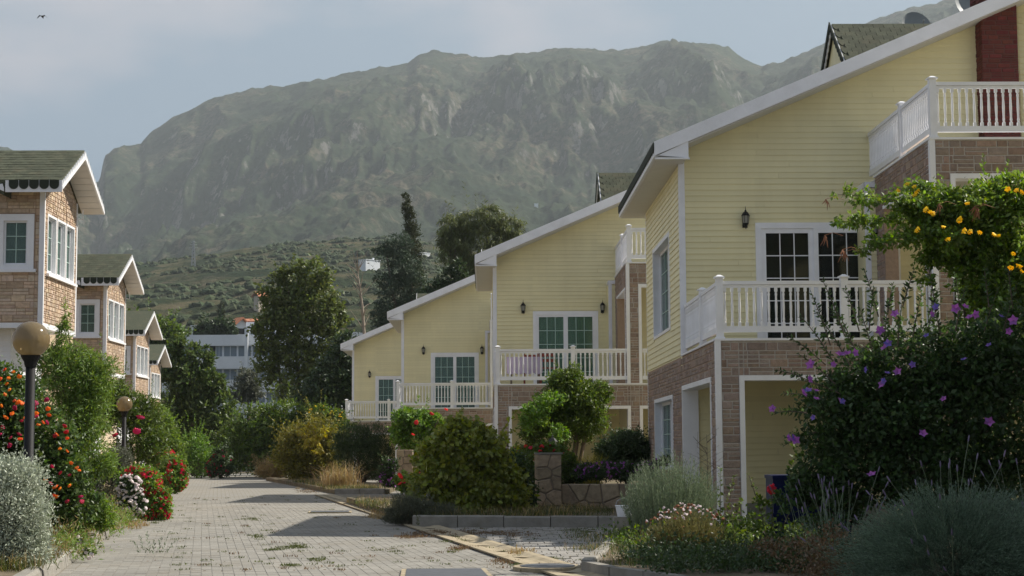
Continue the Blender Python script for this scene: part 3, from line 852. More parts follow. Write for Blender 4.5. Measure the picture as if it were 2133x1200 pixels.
# ------------------------------------------------------------------ yellow houses
SLOPE = 0.424
def yellow_house(X0, Y0, S, detail, label, floor_z=0.0, glass=None, back=None, du=(1.18, 2.77), dtop=2.06):
    """X0, Y0: near left corner of the balcony block, S: balcony floor height"""
    root = empty('house', (X0, Y0, 0), label, 'house', 'yellow gabled houses along the right side')
    WY = 4.3; SE = Y0 + 10.5                                       # gable wall offset, end of the side wall
    FY = 3.6; BY = 11.3                                            # roof front and back
    XE = X0 - 0.5; ZE = S + 3.63                                   # roof top at the eave
    RX = X0 + 8.2                                                  # ridge
    roof_z = lambda x: ZE + SLOPE * (min(x, 2 * RX - x) - XE)
    U = S + 3.03                                                   # upper balcony floor
    single = detail >= 1
    # --- lower front (brick): pillar, lintel, openings
    fr = frame_front(X0, Y0)
    holes = [(0.41, 3.30, -1, S - 0.62), (3.66, 6.9, -1, S - 0.62)]
    W1 = 7.4
    core = MB(fr)
    for (a, b_, c, d) in split_rect(0, W1, floor_z - 0.1, S - 0.03, holes): core.box(a, b_, c, d, -0.28, -0.001)
    wall = core.build('brick_wall', MORTAR, root)
    trimh = [(0.34, 0.41, -1, S - 0.55), (3.30, 3.37, -1, S - 0.55), (0.34, 3.37, S - 0.62, S - 0.55), (3.59, 3.66, -1, S - 0.55), (3.59, 6.97, S - 0.62, S - 0.55)]
    nb = {2: 300, 1: 90, 0: 0}[detail]
    used = brickwork(wall, fr, 0.075, W1, floor_z, S - 0.05, holes + trimh, 0.125 if detail else 0.15, (0.14, 0.36), BRICKR, 11 + int(Y0), nb)
    # --- side wall, lower brick
    frs = frame_left(X0, Y0)
    hs = [(0.62, 4.25, -1, S - 0.62), (5.9, 9.05, 0.95 + S - 2.93, S - 0.72)]
    core = MB(frs)
    for (a, b_, c, d) in split_rect(0.29, 10.5, floor_z - 0.1, S - 0.03, [hs[0], tuple(q + w for q, w in zip(hs[1], (-.04, .04, -.03, .04)))]): core.box(a, b_, c, d, -0.26, -0.001)
    swall = core.build('side_wall', MORTARL, root)
    tr = 0.075
    th = [(0.62 - tr, 4.25 + tr, -1, S - 0.62 + tr), (5.9 - tr, 9.05 + tr, 0.95 + S - 2.93 - tr, S - 0.72 + tr)]
    brickwork(swall, frs, 0.075, 10.5, floor_z, S - 0.04, th, 0.125, (0.14, 0.36), BRICKR, 5 + int(Y0), {2: 300, 1: 60, 0: 0}[detail])
    # white trims
    t = MB(fr)
    t.box(-0.012, 0.07, floor_z, S - 0.03, -0.02, 0.022)
    t.box(-0.02, W1, S - 0.03, S + 0.004, -0.30, 0.03)
    for (a, b_, c, d) in [(0.34, 0.415, 0.02, S - 0.55), (3.295, 3.37, 0.02, S - 0.55), (0.415, 3.295, S - 0.625, S - 0.55), (3.59, 3.665, 0.02, S - 0.55), (3.665, 6.9, S - 0.625, S - 0.55)]:
        t.box(a, b_, max(c, floor_z + .02), d, -0.285, 0.02)
    t.boards('trim_board', WHITE, root)
    t = MB(frs)
    t.box(0.02, 0.07, floor_z, S - 0.031, 0.001, 0.013)
    t.box(-0.0, WY, S - 0.029, S + 0.003, -0.02, 0.03)
    a, b_, z1 = 0.62, 4.25, S - 0.62
    t.box(a - tr, a + .005, floor_z + .02, z1 - .005, -0.264, 0.018); t.box(b_ - .005, b_ + tr, floor_z + .02, z1 - .005, -0.264, 0.018); t.box(a - tr, b_ + tr, z1 - .005, z1 + tr, -0.264, 0.018)
    t.box(10.5 - 0.02, 10.5 + 0.03, floor_z, S + 3.5, -0.03, 0.012)
    t.boards('trim_board', WHITE, root)
    # porch: floor, ceiling, inner siding walls
    MB().box(X0 + 0.02, X0 + W1, Y0 + 0.02, Y0 + WY, floor_z - 0.1, floor_z + 0.03).build('porch_floor', CONC, root)
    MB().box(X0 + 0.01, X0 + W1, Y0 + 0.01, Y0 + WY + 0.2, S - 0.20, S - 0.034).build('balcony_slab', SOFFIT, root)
    frb = frame_front(X0, Y0 + WY)
    MB(frb).box(0.26, W1, floor_z - 0.1, S - 0.2, -0.2, -0.001).build('porch_wall', MORTAR, root)
    sd_ = siding
    pw = MB(frb).box(0.27, W1, floor_z, floor_z + 0.02, 0, 0.01).build('porch_siding', SIDING, root)
    sd_(pw, frb, lambda v: 0.27, lambda v: W1, floor_z + 0.35, S - 0.2, [], single=single and detail == 2)
    MB(frb).box(0.27, W1, floor_z + 0.02, floor_z + 0.35, 0, 0.012).build('plinth', CONC, root)
    MB().box(X0 + 3.34, X0 + 3.6, Y0 + 0.3, Y0 + 3.3, floor_z, S - 0.2).build('porch_side_wall', SIDING, root)
    # --- upper gable wall
    frw = frame_front(X0, Y0 + WY)
    door = (du[0], du[1], S + 0.06, S + dtop)
    poly_r = 11.5
    core = MB(frw)
    zt = lambda u: roof_z(X0 + u) - 0.12
    dh = (door[0] - 0.1, door[1] + 0.1, S - 0.2, door[3] + 0.1)
    # wall core as prisms around the door
    core.prism([(0.0, S - 0.2), (dh[0], S - 0.2), (dh[0], zt(dh[0])), (0.0, zt(0))], -0.2, -0.001)
    core.prism([(dh[0], dh[3]), (dh[1], dh[3]), (dh[1], zt(dh[1])), (dh[0], zt(dh[0]))], -0.2, -0.001)
    core.prism([(dh[1], S - 0.2), (poly_r, S - 0.2), (poly_r, zt(poly_r)), (RX - X0, zt(RX - X0)), (dh[1], zt(dh[1]))], -0.2, -0.001)
    gw = core.build('gable_wall', SIDING, root)
    ulo = lambda v: max(0.085, (v + 0.14 - ZE) / SLOPE + XE - X0)
    uhi = lambda v: min(poly_r, 2 * (RX - X0) - ((v + 0.14 - ZE) / SLOPE + XE - X0))
    holes = [dh, (5.25, 6.1, S + 3, 99)]
    sd_(gw, frw, ulo, uhi, S + 0.02, roof_z(RX) - 0.2, holes, single=single)
    t = MB(frw)
    t.box(-0.015, 0.085, S, zt(0) - 0.05, -0.05, 0.024)
    t.build('corner_board', WHITE, root)
    dd = opening(root, 'sliding_door', frw, *door, trim=0.10, depth=0.07, leaves=2, cols=3, rows=5, glass=glass, back=back, sash=0.085 if glass is GLASSD else 0.06)
    # --- side wall above
    frs2 = frame_left(X0, Y0)
    win = (6.05 - 0.0, 9.0, S + 0.62, S + 2.32)
    core = MB(frs2)
    for (a, b_, c, d) in split_rect(WY + 0.2, 10.5, S - 0.03, S + 3.40, [tuple(q + w for q, w in zip(win, (-.04, .04, -.03, .04)))]): core.box(a, b_, c, d, -0.26, -0.001)
    us = core.build('upper_side_wall', SIDING, root)
    wt = 0.08
    sd_(us, frs2, lambda v: WY + 0.06, lambda v: 10.47, S + 0.0, S + 3.40, [(win[0] - wt, win[1] + wt, win[2] - wt, win[3] + wt)], single=single)
    t = MB(frs2); t.box(WY - 0.02, WY + 0.06, S, S + 3.42, 0.001, 0.02); t.build('corner_board', WHITE, root)
    opening(root, 'window', frs2, *win, trim=wt, depth=0.24, leaves=2, cols=2, rows=4, glass=GLASSG, back=CURTW, sash=0.06, proud=0.02, room=0.3)
    opening(root, 'window', frs2, hs[1][0], hs[1][1], hs[1][2], hs[1][3], trim=tr, depth=0.24, leaves=2, cols=2, rows=4, glass=GLASSG, back=CURTW, sash=0.06, proud=0.02, room=0.3)
    # --- closed back
    frk = frame_front(X0, Y0 + 10.5)
    b = MB(frk)
    b.prism([(0.0, floor_z), (16.9, floor_z), (16.9, zt(16.9)), (RX - X0, zt(RX - X0)), (0.0, zt(0))], -0.1, -0.0)
    b.build('back_wall', SIDING, root)
    # --- lower balcony railing
    mids = [p for p in (1.95,)]
    railing(root, frame_front(X0, Y0 + 0.075), [(0.10, 3.30)], S, post_at=(0.075, mids[0]), single=single)
    railing(root, frame_left(X0 + 0.075, Y0), [(0.14, WY - 0.03)], S, post_at=(2.05,))
    railing(root, frame_front(X0, Y0 + 0.075), [(3.68, 6.9)], S, post_at=(), single=single)
    # --- upper porch: brick corner column, beam, side opening
    C0, C1 = 3.30, 3.63
    core = MB(fr)
    hu = [(3.66, 6.9, S, S + 2.41)]
    for (a, b_, c, d) in split_rect(C0, W1, S + 0.005, U - 0.03, hu): core.box(a, b_, c, d, -0.26, -0.001)
    uw = core.build('upper_brick_wall', MORTAR, root)
    brickwork(uw, fr, C0 + 0.075, W1, S + 0.01, U - 0.04, [(3.59, 6.97, S, S + 2.48)], 0.125 if detail else 0.15, (0.14, 0.36), BRICKR, 31 + int(Y0), {2: 200, 1: 60, 0: 0}[detail])
    frp = frame_left(X0 + C0, Y0)
    ph = [(0.42, 3.0, S, S + 2.38)]
    core = MB(frp)
    for (a, b_, c, d) in split_rect(0.265, 3.6, S + 0.005, U - 0.03, ph): core.box(a, b_, c, d, -0.22, -0.001)
    pw2 = core.build('porch_side', MORTARL, root)
    brickwork(pw2, frp, 0.075, 3.6, S + 0.01, U - 0.04, [(0.37, 3.05, S, S + 2.43)], 0.125 if detail else 0.15, (0.14, 0.36), BRICKR, 41 + int(Y0), {2: 140, 1: 30, 0: 0}[detail])
    t = MB(fr)
    t.box(C0 - 0.012, C0 + 0.07, S + 0.004, U - 0.03, -0.02, 0.022)
    t.box(C0 - 0.02, W1, U - 0.03, U + 0.004, -0.30, 0.03)
    for (a, b_, c, d) in [(3.59, 3.665, S + 0.006, S + 2.48), (3.665, 6.9, S + 2.405, S + 2.48)]: t.box(a, b_, c, d, -0.265, 0.02)
    t.boards('trim_board', WHITE, root)
    t = MB(frp)
    t.box(0.02, 0.07, S + 0.005, U - 0.031, 0.001, 0.013)
    t.box(0.0, 3.6, U - 0.029, U + 0.003, -0.02, 0.03)
    t.box(0.37, 0.425, S + 0.006, S + 2.375, -0.225, 0.018); t.box(0.37, 3.05, S + 2.375, S + 2.43, -0.225, 0.018)
    t.boards('trim_board', WHITE, root)
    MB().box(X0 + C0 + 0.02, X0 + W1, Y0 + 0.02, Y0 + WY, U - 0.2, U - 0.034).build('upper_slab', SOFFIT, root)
    # yellow block under the upper balcony
    bx0, by = X0 + 3.12, Y0 + 3.62
    bw = MB().box(bx0 + 0.002, X0 + W1, by, Y0 + WY - 0.002, S + 0.002, U - 0.2).build('porch_back_wall', SIDING, root)
    frb2 = frame_front(bx0, by)
    sd_(bw, frb2, lambda v: 0.08, lambda v: X0 + W1 - bx0, S + 0.02, U - 0.21, [(0.52, 0.58, S, U)], single=single and detail == 2)
    MB(frb2).box(-0.01, 0.08, S + 0.004, U - 0.1, -0.02, 0.022).box(0.52, 0.58, S + 0.005, U - 0.22, 0.0, 0.026).box(-0.01, 0.2, U - 0.19, U - 0.1, -0.6, 0.03).build('corner_board', WHITE, root)
    # upper railings
    railing(root, frame_front(X0, Y0 + 0.075), [(C0 + 0.10, 7.3)], U, post_at=(C0 + 0.075, C0 + 2.4), single=single)
    railing(root, frame_left(X0 + C0 + 0.075, Y0), [(0.14, WY - 0.03)], U, post_at=(1.95,))
    # --- roof
    rs = MB()
    th = 0.20
    yf, yb = Y0 + FY + 0.03, Y0 + BY
    XR = 2 * RX - XE
    prof = [(XE, ZE), (RX, roof_z(RX)), (XR, ZE), (XR, ZE - th), (RX, roof_z(RX) - th), (XE, ZE - th)]
    rs.loft([(x, yf, z) for x, z in prof], [(x, yb, z) for x, z in prof])
    roof = rs.build('roof', SHINGLE, root)
    # soffit under the front overhang and eave box
    s_ = MB()
    s_.loft([(XE + 0.02, yf + 0.01, ZE - th - 0.02), (RX, yf + 0.01, roof_z(RX) - th - 0.003), (RX, yf + 0.01, roof_z(RX) - th - 0.03), (XE + 0.02, yf + 0.01, ZE - th - 0.05)],
            [(XE + 0.02, Y0 + WY - 0.02, ZE - th - 0.02), (RX, Y0 + WY - 0.02, roof_z(RX) - th - 0.003), (RX, Y0 + WY - 0.02, roof_z(RX) - th - 0.03), (XE + 0.02, Y0 + WY - 0.02, ZE - th - 0.05)])
    s_.box(XE + 0.03, X0 + 0.06, Y0 + FY + 0.05, yb, ZE - 0.26, ZE - 0.235)
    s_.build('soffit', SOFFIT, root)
    # rake board (white) with return
    r_ = MB()
    fh = 0.245
    for (a, b_) in ((XE - 0.01, RX), (RX, XR + 0.01)):
        za, zb = roof_z(a) + 0.02, roof_z(b_) + 0.02
        if a < RX and b_ == RX: za = ZE + 0.016; zb = roof_z(RX) + 0.02
        r_.loft([(a, Y0 + FY - 0.02, za), (b_, Y0 + FY - 0.02, zb), (b_, Y0 + FY - 0.02, zb - fh), (a, Y0 + FY - 0.02, za - fh)],
                [(a, Y0 + FY + 0.028, za), (b_, Y0 + FY + 0.028, zb), (b_, Y0 + FY + 0.028, zb - fh), (a, Y0 + FY + 0.028, za - fh)])
    r_.build('rake_board', WHITE, root)
    r_ = MB()
    r_.prism([(0, 0)] * 0 or [(XE + 0.05, ZE - 0.235), (X0 + 0.08, ZE - 0.235), (X0 + 0.08, ZE + 0.016 - fh + SLOPE * (X0 + 0.08 - XE) + 0.01)], 0, 1) if False else None
    zr = ZE + 0.014 - fh
    A = [(XE + 0.06, zr + 0.01), (X0 + 0.08, zr - 0.035), (X0 + 0.08, zr + SLOPE * (X0 + 0.08 - XE) + 0.01)]
    r_.loft([(x, Y0 + FY + 0.0, z) for x, z in A], [(x, Y0 + FY + 0.035, z) for x, z in A])
    r_.box(XE + 0.0, X0 + 0.10, Y0 + FY - 0.03, Y0 + FY + 0.045, zr - 0.06, zr - 0.035)
    r_.build('eave_return', WHITE, root)
    # eave fascia with shingle teeth
    e = MB(); e.box(XE - 0.012, XE + 0.028, Y0 + FY + 0.045, yb, ZE - 0.24, ZE - 0.02); e.build('eave_board', WHITE, root)
    e = MB()
    n = 34; L_ = (yb - (Y0 + FY)) / n
    for k in range(n):
        y0 = Y0 + FY + k * L_ + 0.005; yc = y0 + L_ / 2 - 0.005; rr = L_ / 2 - 0.008
        pts = [(y0, ZE + 0.0), (y0 + 2 * rr, ZE + 0.0)] + [(y0 + rr + rr * math.cos(a), ZE - 0.09 - rr * 0.8 * math.sin(a)) for a in np.linspace(0, math.pi, 7)]
        e.loft([(XE - 0.032, p, z) for p, z in pts], [(XE - 0.014, p, z) for p, z in pts])
    e.build('shingle_edge', SHINGLED, root, kind='stuff')
    # --- chimney on the gable wall
    cx0, cx1 = X0 + 5.33, X0 + 5.98; cy0, cy1 = Y0 + WY - 0.36, Y0 + WY + 0.3
    ztop = roof_z(X0 + 5.65) + 0.42
    ch = MB().box(cx0 + 0.01, cx1 - 0.01, cy0 + 0.01, cy1, U + 0.01, ztop).build('chimney', REDMORTAR, root)
    brickwork(ch, frame_front(cx0, cy0 + 0.012), 0, cx1 - cx0, U + 0.02, ztop, [], 0.085, (0.18, 0.24), REDBRICK, 3, {2: 120, 1: 0, 0: 0}[detail], t=0.014)
    brickwork(ch, frame_left(cx0 + 0.012, cy0), 0, 0.62, U + 0.02, ztop, [], 0.085, (0.18, 0.24), REDBRICK, 9, 0, t=0.014)
    MB().box(cx0 - 0.04, cx1 + 0.04, cy0 - 0.04, cy1 + 0.04, ztop, ztop + 0.1).build('chimney_cap', REDBRICK, ch)
    # --- dormer facing the lane
    dy = Y0 + 5.45; dx = X0 + 3.0; dz = roof_z(dx) + 1.06; hw = 1.08; drop = 0.93
    xb = XE + (dz - ZE) / SLOPE
    d = MB()
    th2 = 0.09
    pr = [(-hw, dz - drop), (0, dz), (hw, dz - drop), (hw, dz - drop - th2), (0, dz - th2), (-hw, dz - drop - th2)]
    d.loft([(dx, dy + a, z) for a, z in pr], [(xb, dy + a, z) for a, z in pr])
    dm = d.build('dormer', SHINGLE, root)
    MB().loft([(dx + 0.05, dy - hw * .86, dz - drop * .93 - th2), (dx + 0.05, dy, dz - th2 - .02), (dx + 0.05, dy + hw * .86, dz - drop * .93 - th2), (dx + 0.05, dy + hw * .86, roof_z(dx) - 0.1), (dx + 0.05, dy - hw * .86, roof_z(dx) - 0.1)],
              [(xb - .3, dy - hw * .86, dz - drop * .93 - th2), (xb - .3, dy, dz - th2 - .02), (xb - .3, dy + hw * .86, dz - drop * .93 - th2), (xb - .3, dy + hw * .86, roof_z(dx) - 0.1), (xb - .3, dy - hw * .86, roof_z(dx) - 0.1)]).build('dormer_wall', SIDING, dm)
    # jagged shingle rim and white barge under it
    for nm, m_, s0, s1, off in (('barge_board', WHITE, 0.0, 0.16, 0.0), ('shingle_rim', SHINGLED, -0.05, 0.09, -0.03)):
        b = MB()
        for sgn in (-1, 1):
            n = 9
            for k in range(n):
                a0, a1 = hw * k / n, hw * (k + 1) / n
                z0_, z1_ = dz - drop * k / n, dz - drop * (k + 1) / n
                q = [(sgn * a0, z0_ - s0), (sgn * a1, z1_ - s0), (sgn * a1, z1_ - s1 + 0.015), (sgn * (a0 + a1) / 2, (z0_ + z1_) / 2 - s1 - 0.025), (sgn * a0, z0_ - s1 + 0.015)]
                b.loft([(dx - 0.02 + off, dy + a, z) for a, z in q], [(dx + 0.0 + off, dy + a, z) for a, z in q])
        b.build(nm, m_, dm)
    # shingles on the dormer slope that faces the lane entrance
    if detail >= 1:
        sl = Vector((0, -hw, -drop)).normalized(); nrm = Vector((0, -drop, hw)).normalized()
        hexm = shared_mesh('roof_shingle', lambda b: b.add([(-.5, 0, 0), (.5, 0, 0), (.5, .55, .0), (.25, 1, .0), (-.25, 1, .0), (-.5, .55, .0), (-.5, 0, 1), (.5, 0, 1), (.5, .55, 1), (.25, 1, 1), (-.25, 1, 1), (-.5, .55, 1)],
                           [(6, 7, 8, 9, 10, 11), (0, 1, 7, 6), (1, 2, 8, 7), (2, 3, 9, 8), (3, 4, 10, 9), (4, 5, 11, 10), (5, 0, 6, 11)]), SHINGLE)
        rows_, sw = 9, 0.19
        lenS = math.hypot(hw, drop)
        rot = Matrix((Vector((1, 0, 0)), sl, nrm * 1)).transposed()
        if rot.determinant() < 0: rot = Matrix((Vector((-1, 0, 0)), sl, nrm)).transposed()
        for r0 in range(rows_):
            s0 = lenS * r0 / rows_
            nn = int((xb - 0.1 - dx) / sw)
            for k in range(nn):
                x = dx + (k + 0.5 + (0.5 if r0 % 2 else 0)) * sw
                p = Vector((x, dy, dz)) + sl * s0 + nrm * (0.006 + 0.003 * (r0 % 2))
                if p.z < roof_z(x) - 0.05: continue
                o_ = put('roof_shingle', hexm, p, dm, (sw * 0.97, lenS / rows_ * 1.35, 0.012))
                o_.rotation_euler = (rot @ Matrix.Rotation(R(-2.5), 3, 'X')).to_euler()
    return root

H = [(3.44, 25.0, 2.93), (0.23, 41.7, 2.91), (-3.12, 58.4, 2.74), (-6.27, 75.0, 2.60)]
yellow_house(*H[0], 2, 'nearest yellow house with dark sliding door and wide white balcony', glass=GLASSD, du=(1.42, 3.26), dtop=2.22)
yellow_house(*H[1], 1, 'second yellow house with green curtains and lilac cloth on its balcony', floor_z=0.1, glass=GLASSC, back=CURTG)
yellow_house(*H[2], 0, 'third yellow house with two lanterns, behind the greenish bush', floor_z=0.1, glass=GLASSG, back=CURTW)
yellow_house(*H[3], 0, 'farthest and lowest yellow house at the end of the row', floor_z=0.1, glass=GLASSG, back=CURTW)
yellow_house(7.25, 8.3, 2.95, 0, 'yellow house nearest the viewer, just outside the right edge', glass=GLASSD)

lab = {0: 'nearest yellow house', 1: 'second yellow house', 2: 'third yellow house', 3: 'farthest yellow house'}
for i, (x, y, s) in enumerate(H):
    lantern(x + (1.14 if i == 0 else 0.81), y + 4.3, s + (2.39 if i == 0 else 2.26), f'black wall lantern left of the balcony door of the {lab[i]}')
    if i < 3:
        lantern(x + (2.99 if i else 3.25), y + (4.3 if i else 3.62), s + (2.12 if i == 0 else 2.26), f'black wall lantern right of the balcony door of the {lab[i]}')

def dish(x, y, z, r0, label):
    root = empty('satellite_dish', (x, y, z), label, 'satellite dish', 'satellite dishes on the nearest yellow roof')
    b = MB(); n = 18; rings = 5; V = []; F = []
    d = Vector((0.25, -0.93, 0.25)).normalized(); s = d.cross(Vector((0, 0, 1))).normalized(); t = s.cross(d)
    for i in range(rings + 1):
        rr = r0 * i / rings
        for k in range(n):
            a = 2 * math.pi * k / n
            p = Vector((x, y, z)) + s * rr * math.cos(a) + t * rr * math.sin(a) + d * (0.25 * rr * rr / r0)
            V.append(tuple(p))
    for i in range(rings):
        for k in range(n): F.append((i * n + k, i * n + (k + 1) % n, (i + 1) * n + (k + 1) % n, (i + 1) * n + k))
    b.add(V, F); b.build('reflector', DISH, root, smooth=True)
    MB().tube([(x, y + 0.03, z - 0.1), (x, y + 0.12, z - 0.3), (x, y + 0.12, z - r0 - 0.9)], 0.025, 6).build('mast', PYLON, root)
    MB().tube([(x, y, z - r0 * 0.9), tuple(Vector((x, y, z)) + d * r0 * 1.1)], 0.012, 5).build('feed_arm', PYLON, root)
dish(8.72, 33.2, 9.72, 0.34, 'grey satellite dish whose rim shows above the dormer ridge')
dish(9.35, 31.5, 9.75, 0.38, 'grey satellite dish beside the brick chimney')

# things on the second balcony
bx, by, bz = 0.23, 41.7, 2.91
t = empty('table', (bx + 0.75, by + 0.9, bz), 'small balcony table under a lilac cloth', 'table')
MB().box(bx + 0.35, bx + 1.15, by + 0.5, by + 1.2, bz + 0.66, bz + 0.69).build('table_top', WOOD, t)
for sx in (0.4, 1.08):
    for sy in (0.55, 1.13): MB().box(bx + sx, bx + sx + 0.04, by + sy, by + sy + 0.04, bz, bz + 0.66).build('leg', WOOD, t)
b = MB()
n = 12
b.box(bx + 0.30, bx + 1.20, by + 0.45, by + 1.25, bz + 0.692, bz + 0.70)
for k in range(n):
    x0, x1 = bx + 0.30 + 0.9 * k / n, bx + 0.30 + 0.9 * (k + 1) / n
    d0, d1 = 0.03 * (k % 2), 0.03 * ((k + 1) % 2)
    b.add([(x0, by + 0.45, bz + 0.70), (x1, by + 0.45, bz + 0.70), (x1, by + 0.43 - d1, bz + 0.25 + 0.02 * (k % 3)), (x0, by + 0.43 - d0, bz + 0.25 + 0.02 * ((k + 2) % 3))], [(0, 1, 2, 3)])
tag(b.build('tablecloth', LILAC), 'lilac cloth draped over the balcony table of the second house', 'tablecloth')
for cx, lb in ((bx + 1.35, 'red wooden chair right of the lilac covered table'), (bx + 0.95, 'red wooden chair behind the lilac covered table')):
    cy = by + (0.95 if cx > bx + 1.1 else 1.5)
    c = empty('chair', (cx, cy, bz), lb, 'chair', 'red chairs on the second balcony')
    MB().box(cx - 0.2, cx + 0.2, cy - 0.2, cy + 0.2, bz + 0.42, bz + 0.45).build('seat', REDCH, c)
    q = MB().box(cx - 0.2, cx + 0.2, cy + 0.17, cy + 0.2, bz + 0.6, bz + 0.68).box(cx - 0.2, cx + 0.2, cy + 0.17, cy + 0.2, bz + 0.74, bz + 0.82)
    q.build('backrest', REDCH, c)
    for sx in (-0.2, 0.16):
        for sy in (-0.2, 0.16): MB().box(cx + sx, cx + sx + 0.04, cy + sy, cy + sy + 0.04, bz, bz + (0.85 if sy > 0 else 0.42)).build('leg', REDCH, c)

# ------------------------------------------------------------------ brick bay houses on the left
def bay_house(XL, YL, dz, detail, label):
    root = empty('house', (XL, YL, 0), label, 'house', 'brick bay houses along the left side')
    D = 2.6; zb = 3.80 + dz; ze = 6.50 + dz; zr = 7.41 + dz; ym = YL + D / 2
    XW = XL - 7.0
    pitch = 0.50
    # bay core
    frs = frame_right(XL, YL); frf = frame_front(XL, YL)
    wins = [(0.28 + 0.735 * k, 0.28 + 0.735 * k + 0.60, zb + 1.03, zb + 2.12) for k in range(3)]
    core = MB(frs)
    for (a, b_, c, d) in split_rect(0.0, D, zb, ze, [(q[0] - .03, q[1] + .03, q[2] - .02, q[3] + .03) for q in wins]): core.box(a, b_, c, d, -0.14, -0.001)
    core.prism([(0, ze), (D, ze), (D / 2, ze + pitch * D / 2)], -0.14, -0.001)
    w1 = core.build('bay_wall', MORTARL, root)
    tr = 0.045
    wt = [(a - tr, b_ + tr, c - tr, d + tr) for a, b_, c, d in wins]
    gh = []
    # gable bricks: cut by small steps
    steps = 10
    for k in range(steps):
        v0, v1 = ze + pitch * D / 2 * k / steps, ze + pitch * D / 2 * (k + 1) / steps
        ins = (v1 - ze) / pitch
        gh += [(-1, ins, v0, v1), (D - ins, D + 1, v0, v1)]
    brickwork(w1, frs, 0.06, D - 0.05, zb + 0.02, ze + pitch * D / 2, wt + gh, 0.085, (0.14, 0.30), BRICKL, 7 + int(YL), {2: 200, 1: 60, 0: 0}[detail], t=0.014, joint=0.010)
    fw_ = (-0.77 - 0.0, -0.31, zb + 1.13, zb + 1.99)
    core = MB(frf)
    for (a, b_, c, d) in split_rect(-7.0, -0.141, zb, ze, [(fw_[0] - .06, fw_[1] + .06, fw_[2] - .06, fw_[3] + .06)]): core.box(a, b_, c, d, -0.14, -0.001)
    w2 = core.build('front_wall', MORTARL, root)
    brickwork(w2, frf, -3.2, -0.08, zb + 0.02, ze, [(fw_[0] - .15, fw_[1] + .15, fw_[2] - .14, fw_[3] + .15)], 0.13, (0.16, 0.34), BRICKL, 17 + int(YL), {2: 100, 1: 40, 0: 0}[detail], t=0.009, joint=0.009)
    for wv in wins: opening(root, 'window', frs, *wv, trim=tr, depth=0.13, leaves=1, cols=2, rows=3, glass=GLASSG, back=CURTW, sash=0.05, proud=0.02, room=0.25)
    MB(frs).box(0.2, D - 0.1, zb + 0.93, zb + 0.982, 0.002, 0.07).build('sill', WHITE, root)
    opening(root, 'window', frf, *fw_, trim=0.13, depth=0.10, leaves=1, cols=2, rows=3, glass=GLASSG, back=CURT, sash=0.035, proud=0.03, sill=True, room=0.4)
    # white corner boards, bottom trim
    t = MB()
    t.box(XL - 0.08, XL + 0.02, YL - 0.02, YL + 0.035, zb - 0.1, ze)
    t.box(XL - 0.005, XL + 0.02, YL + D - 0.05, YL + D + 0.02, zb - 0.1, ze)
    t.box(XL - 7.0, XL + 0.015, YL - 0.015, YL + 0.1, zb - 0.10, zb + 0.0)
    t.box(XL - 0.1, XL + 0.015, YL + 0.101, YL + D, zb - 0.10, zb + 0.0)
    t.boards('trim_board', WHITE, root)
    MB().box(XW, XL - 0.02, YL + 0.02, YL + D - 0.02, zb - 0.06, zb - 0.02).build('bay_floor', SOFFIT, root)
    # rear of the bay
    MB().box(XL - 7, XL - 0.15, YL + D - 0.14, YL + D, zb, ze).build('rear_wall', MORTARL, root)
    # ground floor, set back under the bay
    gx = XL - 0.75
    g_ = MB().box(gx - 6.2, gx, YL + 0.55, YL + D + 0.3, 0.0, zb - 0.07).build('ground_floor_wall', WHITE, root)
    siding(g_, frame_right(gx, YL + 0.55), lambda v: 0.0, lambda v: D - 0.3, 0.3, zb - 0.1, [], pitch=0.11, single=False, m=WHITE)
    siding(g_, frame_front(gx, YL + 0.55), lambda v: -6.1, lambda v: 0.0, 0.3, zb - 0.1, [], pitch=0.11, single=False, m=WHITE, name='front_siding')
    # main body further back
    mb = MB().box(XW - 2, XL - 1.6, YL + D + 0.05, YL + 9.0, 0.0, zb + 1.8).build('main_body', BRICKL, root)
    # roof: ridge along X
    ov = 0.48; xr = XL + 0.45
    he = D / 2 + ov
    zt = lambda a: zr - pitch * abs(a)                             # a: offset from ridge
    th = 0.16
    pr = [(-he, zt(he)), (0, zr), (he, zt(he)), (he, zt(he) - th), (0, zr - th), (-he, zt(he) - th)]
    rr = MB().loft([(xr, ym + a, z) for a, z in pr], [(XW, ym + a, z) for a, z in pr])
    roof = rr.build('roof', SHINGLE, root)
    if detail >= 1:
        # courses of shingles on the near slope, joined
        s_ = MB(); rnd = random.Random(3)
        rows_ = 12; w_ = 0.16
        for r0 in range(rows_):
            a0 = -he * (r0 + 1) / rows_; a1 = -he * r0 / rows_
            for k in range(int(7.3 / w_)):
                x = xr - 0.02 - (k + (0.5 if r0 % 2 else 0)) * w_
                if x - w_ < XW: continue
                e0 = 0.005 + rnd.uniform(0, 0.006)
                s_.add([(x, ym + a1, zt(a1) + 0.002), (x - w_ + .008, ym + a1, zt(a1) + 0.002), (x - w_ + .008, ym + a0, zt(a0) + e0), (x, ym + a0, zt(a0) + e0)], [(0, 1, 2, 3)])
        s_.build('shingle_courses', SHINGLE, roof, kind='stuff')
    # soffits
    s_ = MB()
    for sg in (-1, 1):
        A = [(xr + 0.0, ym + sg * 0.0, zr - th - 0.004), (xr + 0.0, ym + sg * he, zt(he) - th - 0.004), (xr + 0.0, ym + sg * he, zt(he) - th - 0.02), (xr + 0.0, ym, zr - th - 0.02)]
        B = [(XL + 0.002, p[1], p[2]) for p in A]
        s_.loft(A, B)
    for k in range(1, 9):
        for sg in (1,):
            a = he * k / 9
            s_.box(XL + 0.02, xr - 0.02, ym + a - 0.006, ym + a + 0.006, zt(a) - th - 0.028, zt(a) - th - 0.02)
    s_.box(XW, XL + 0.0, ym - he, ym - D / 2 + 0.02, ze - 0.06, ze - 0.04)
    s_.build('soffit', SOFFIT, root)
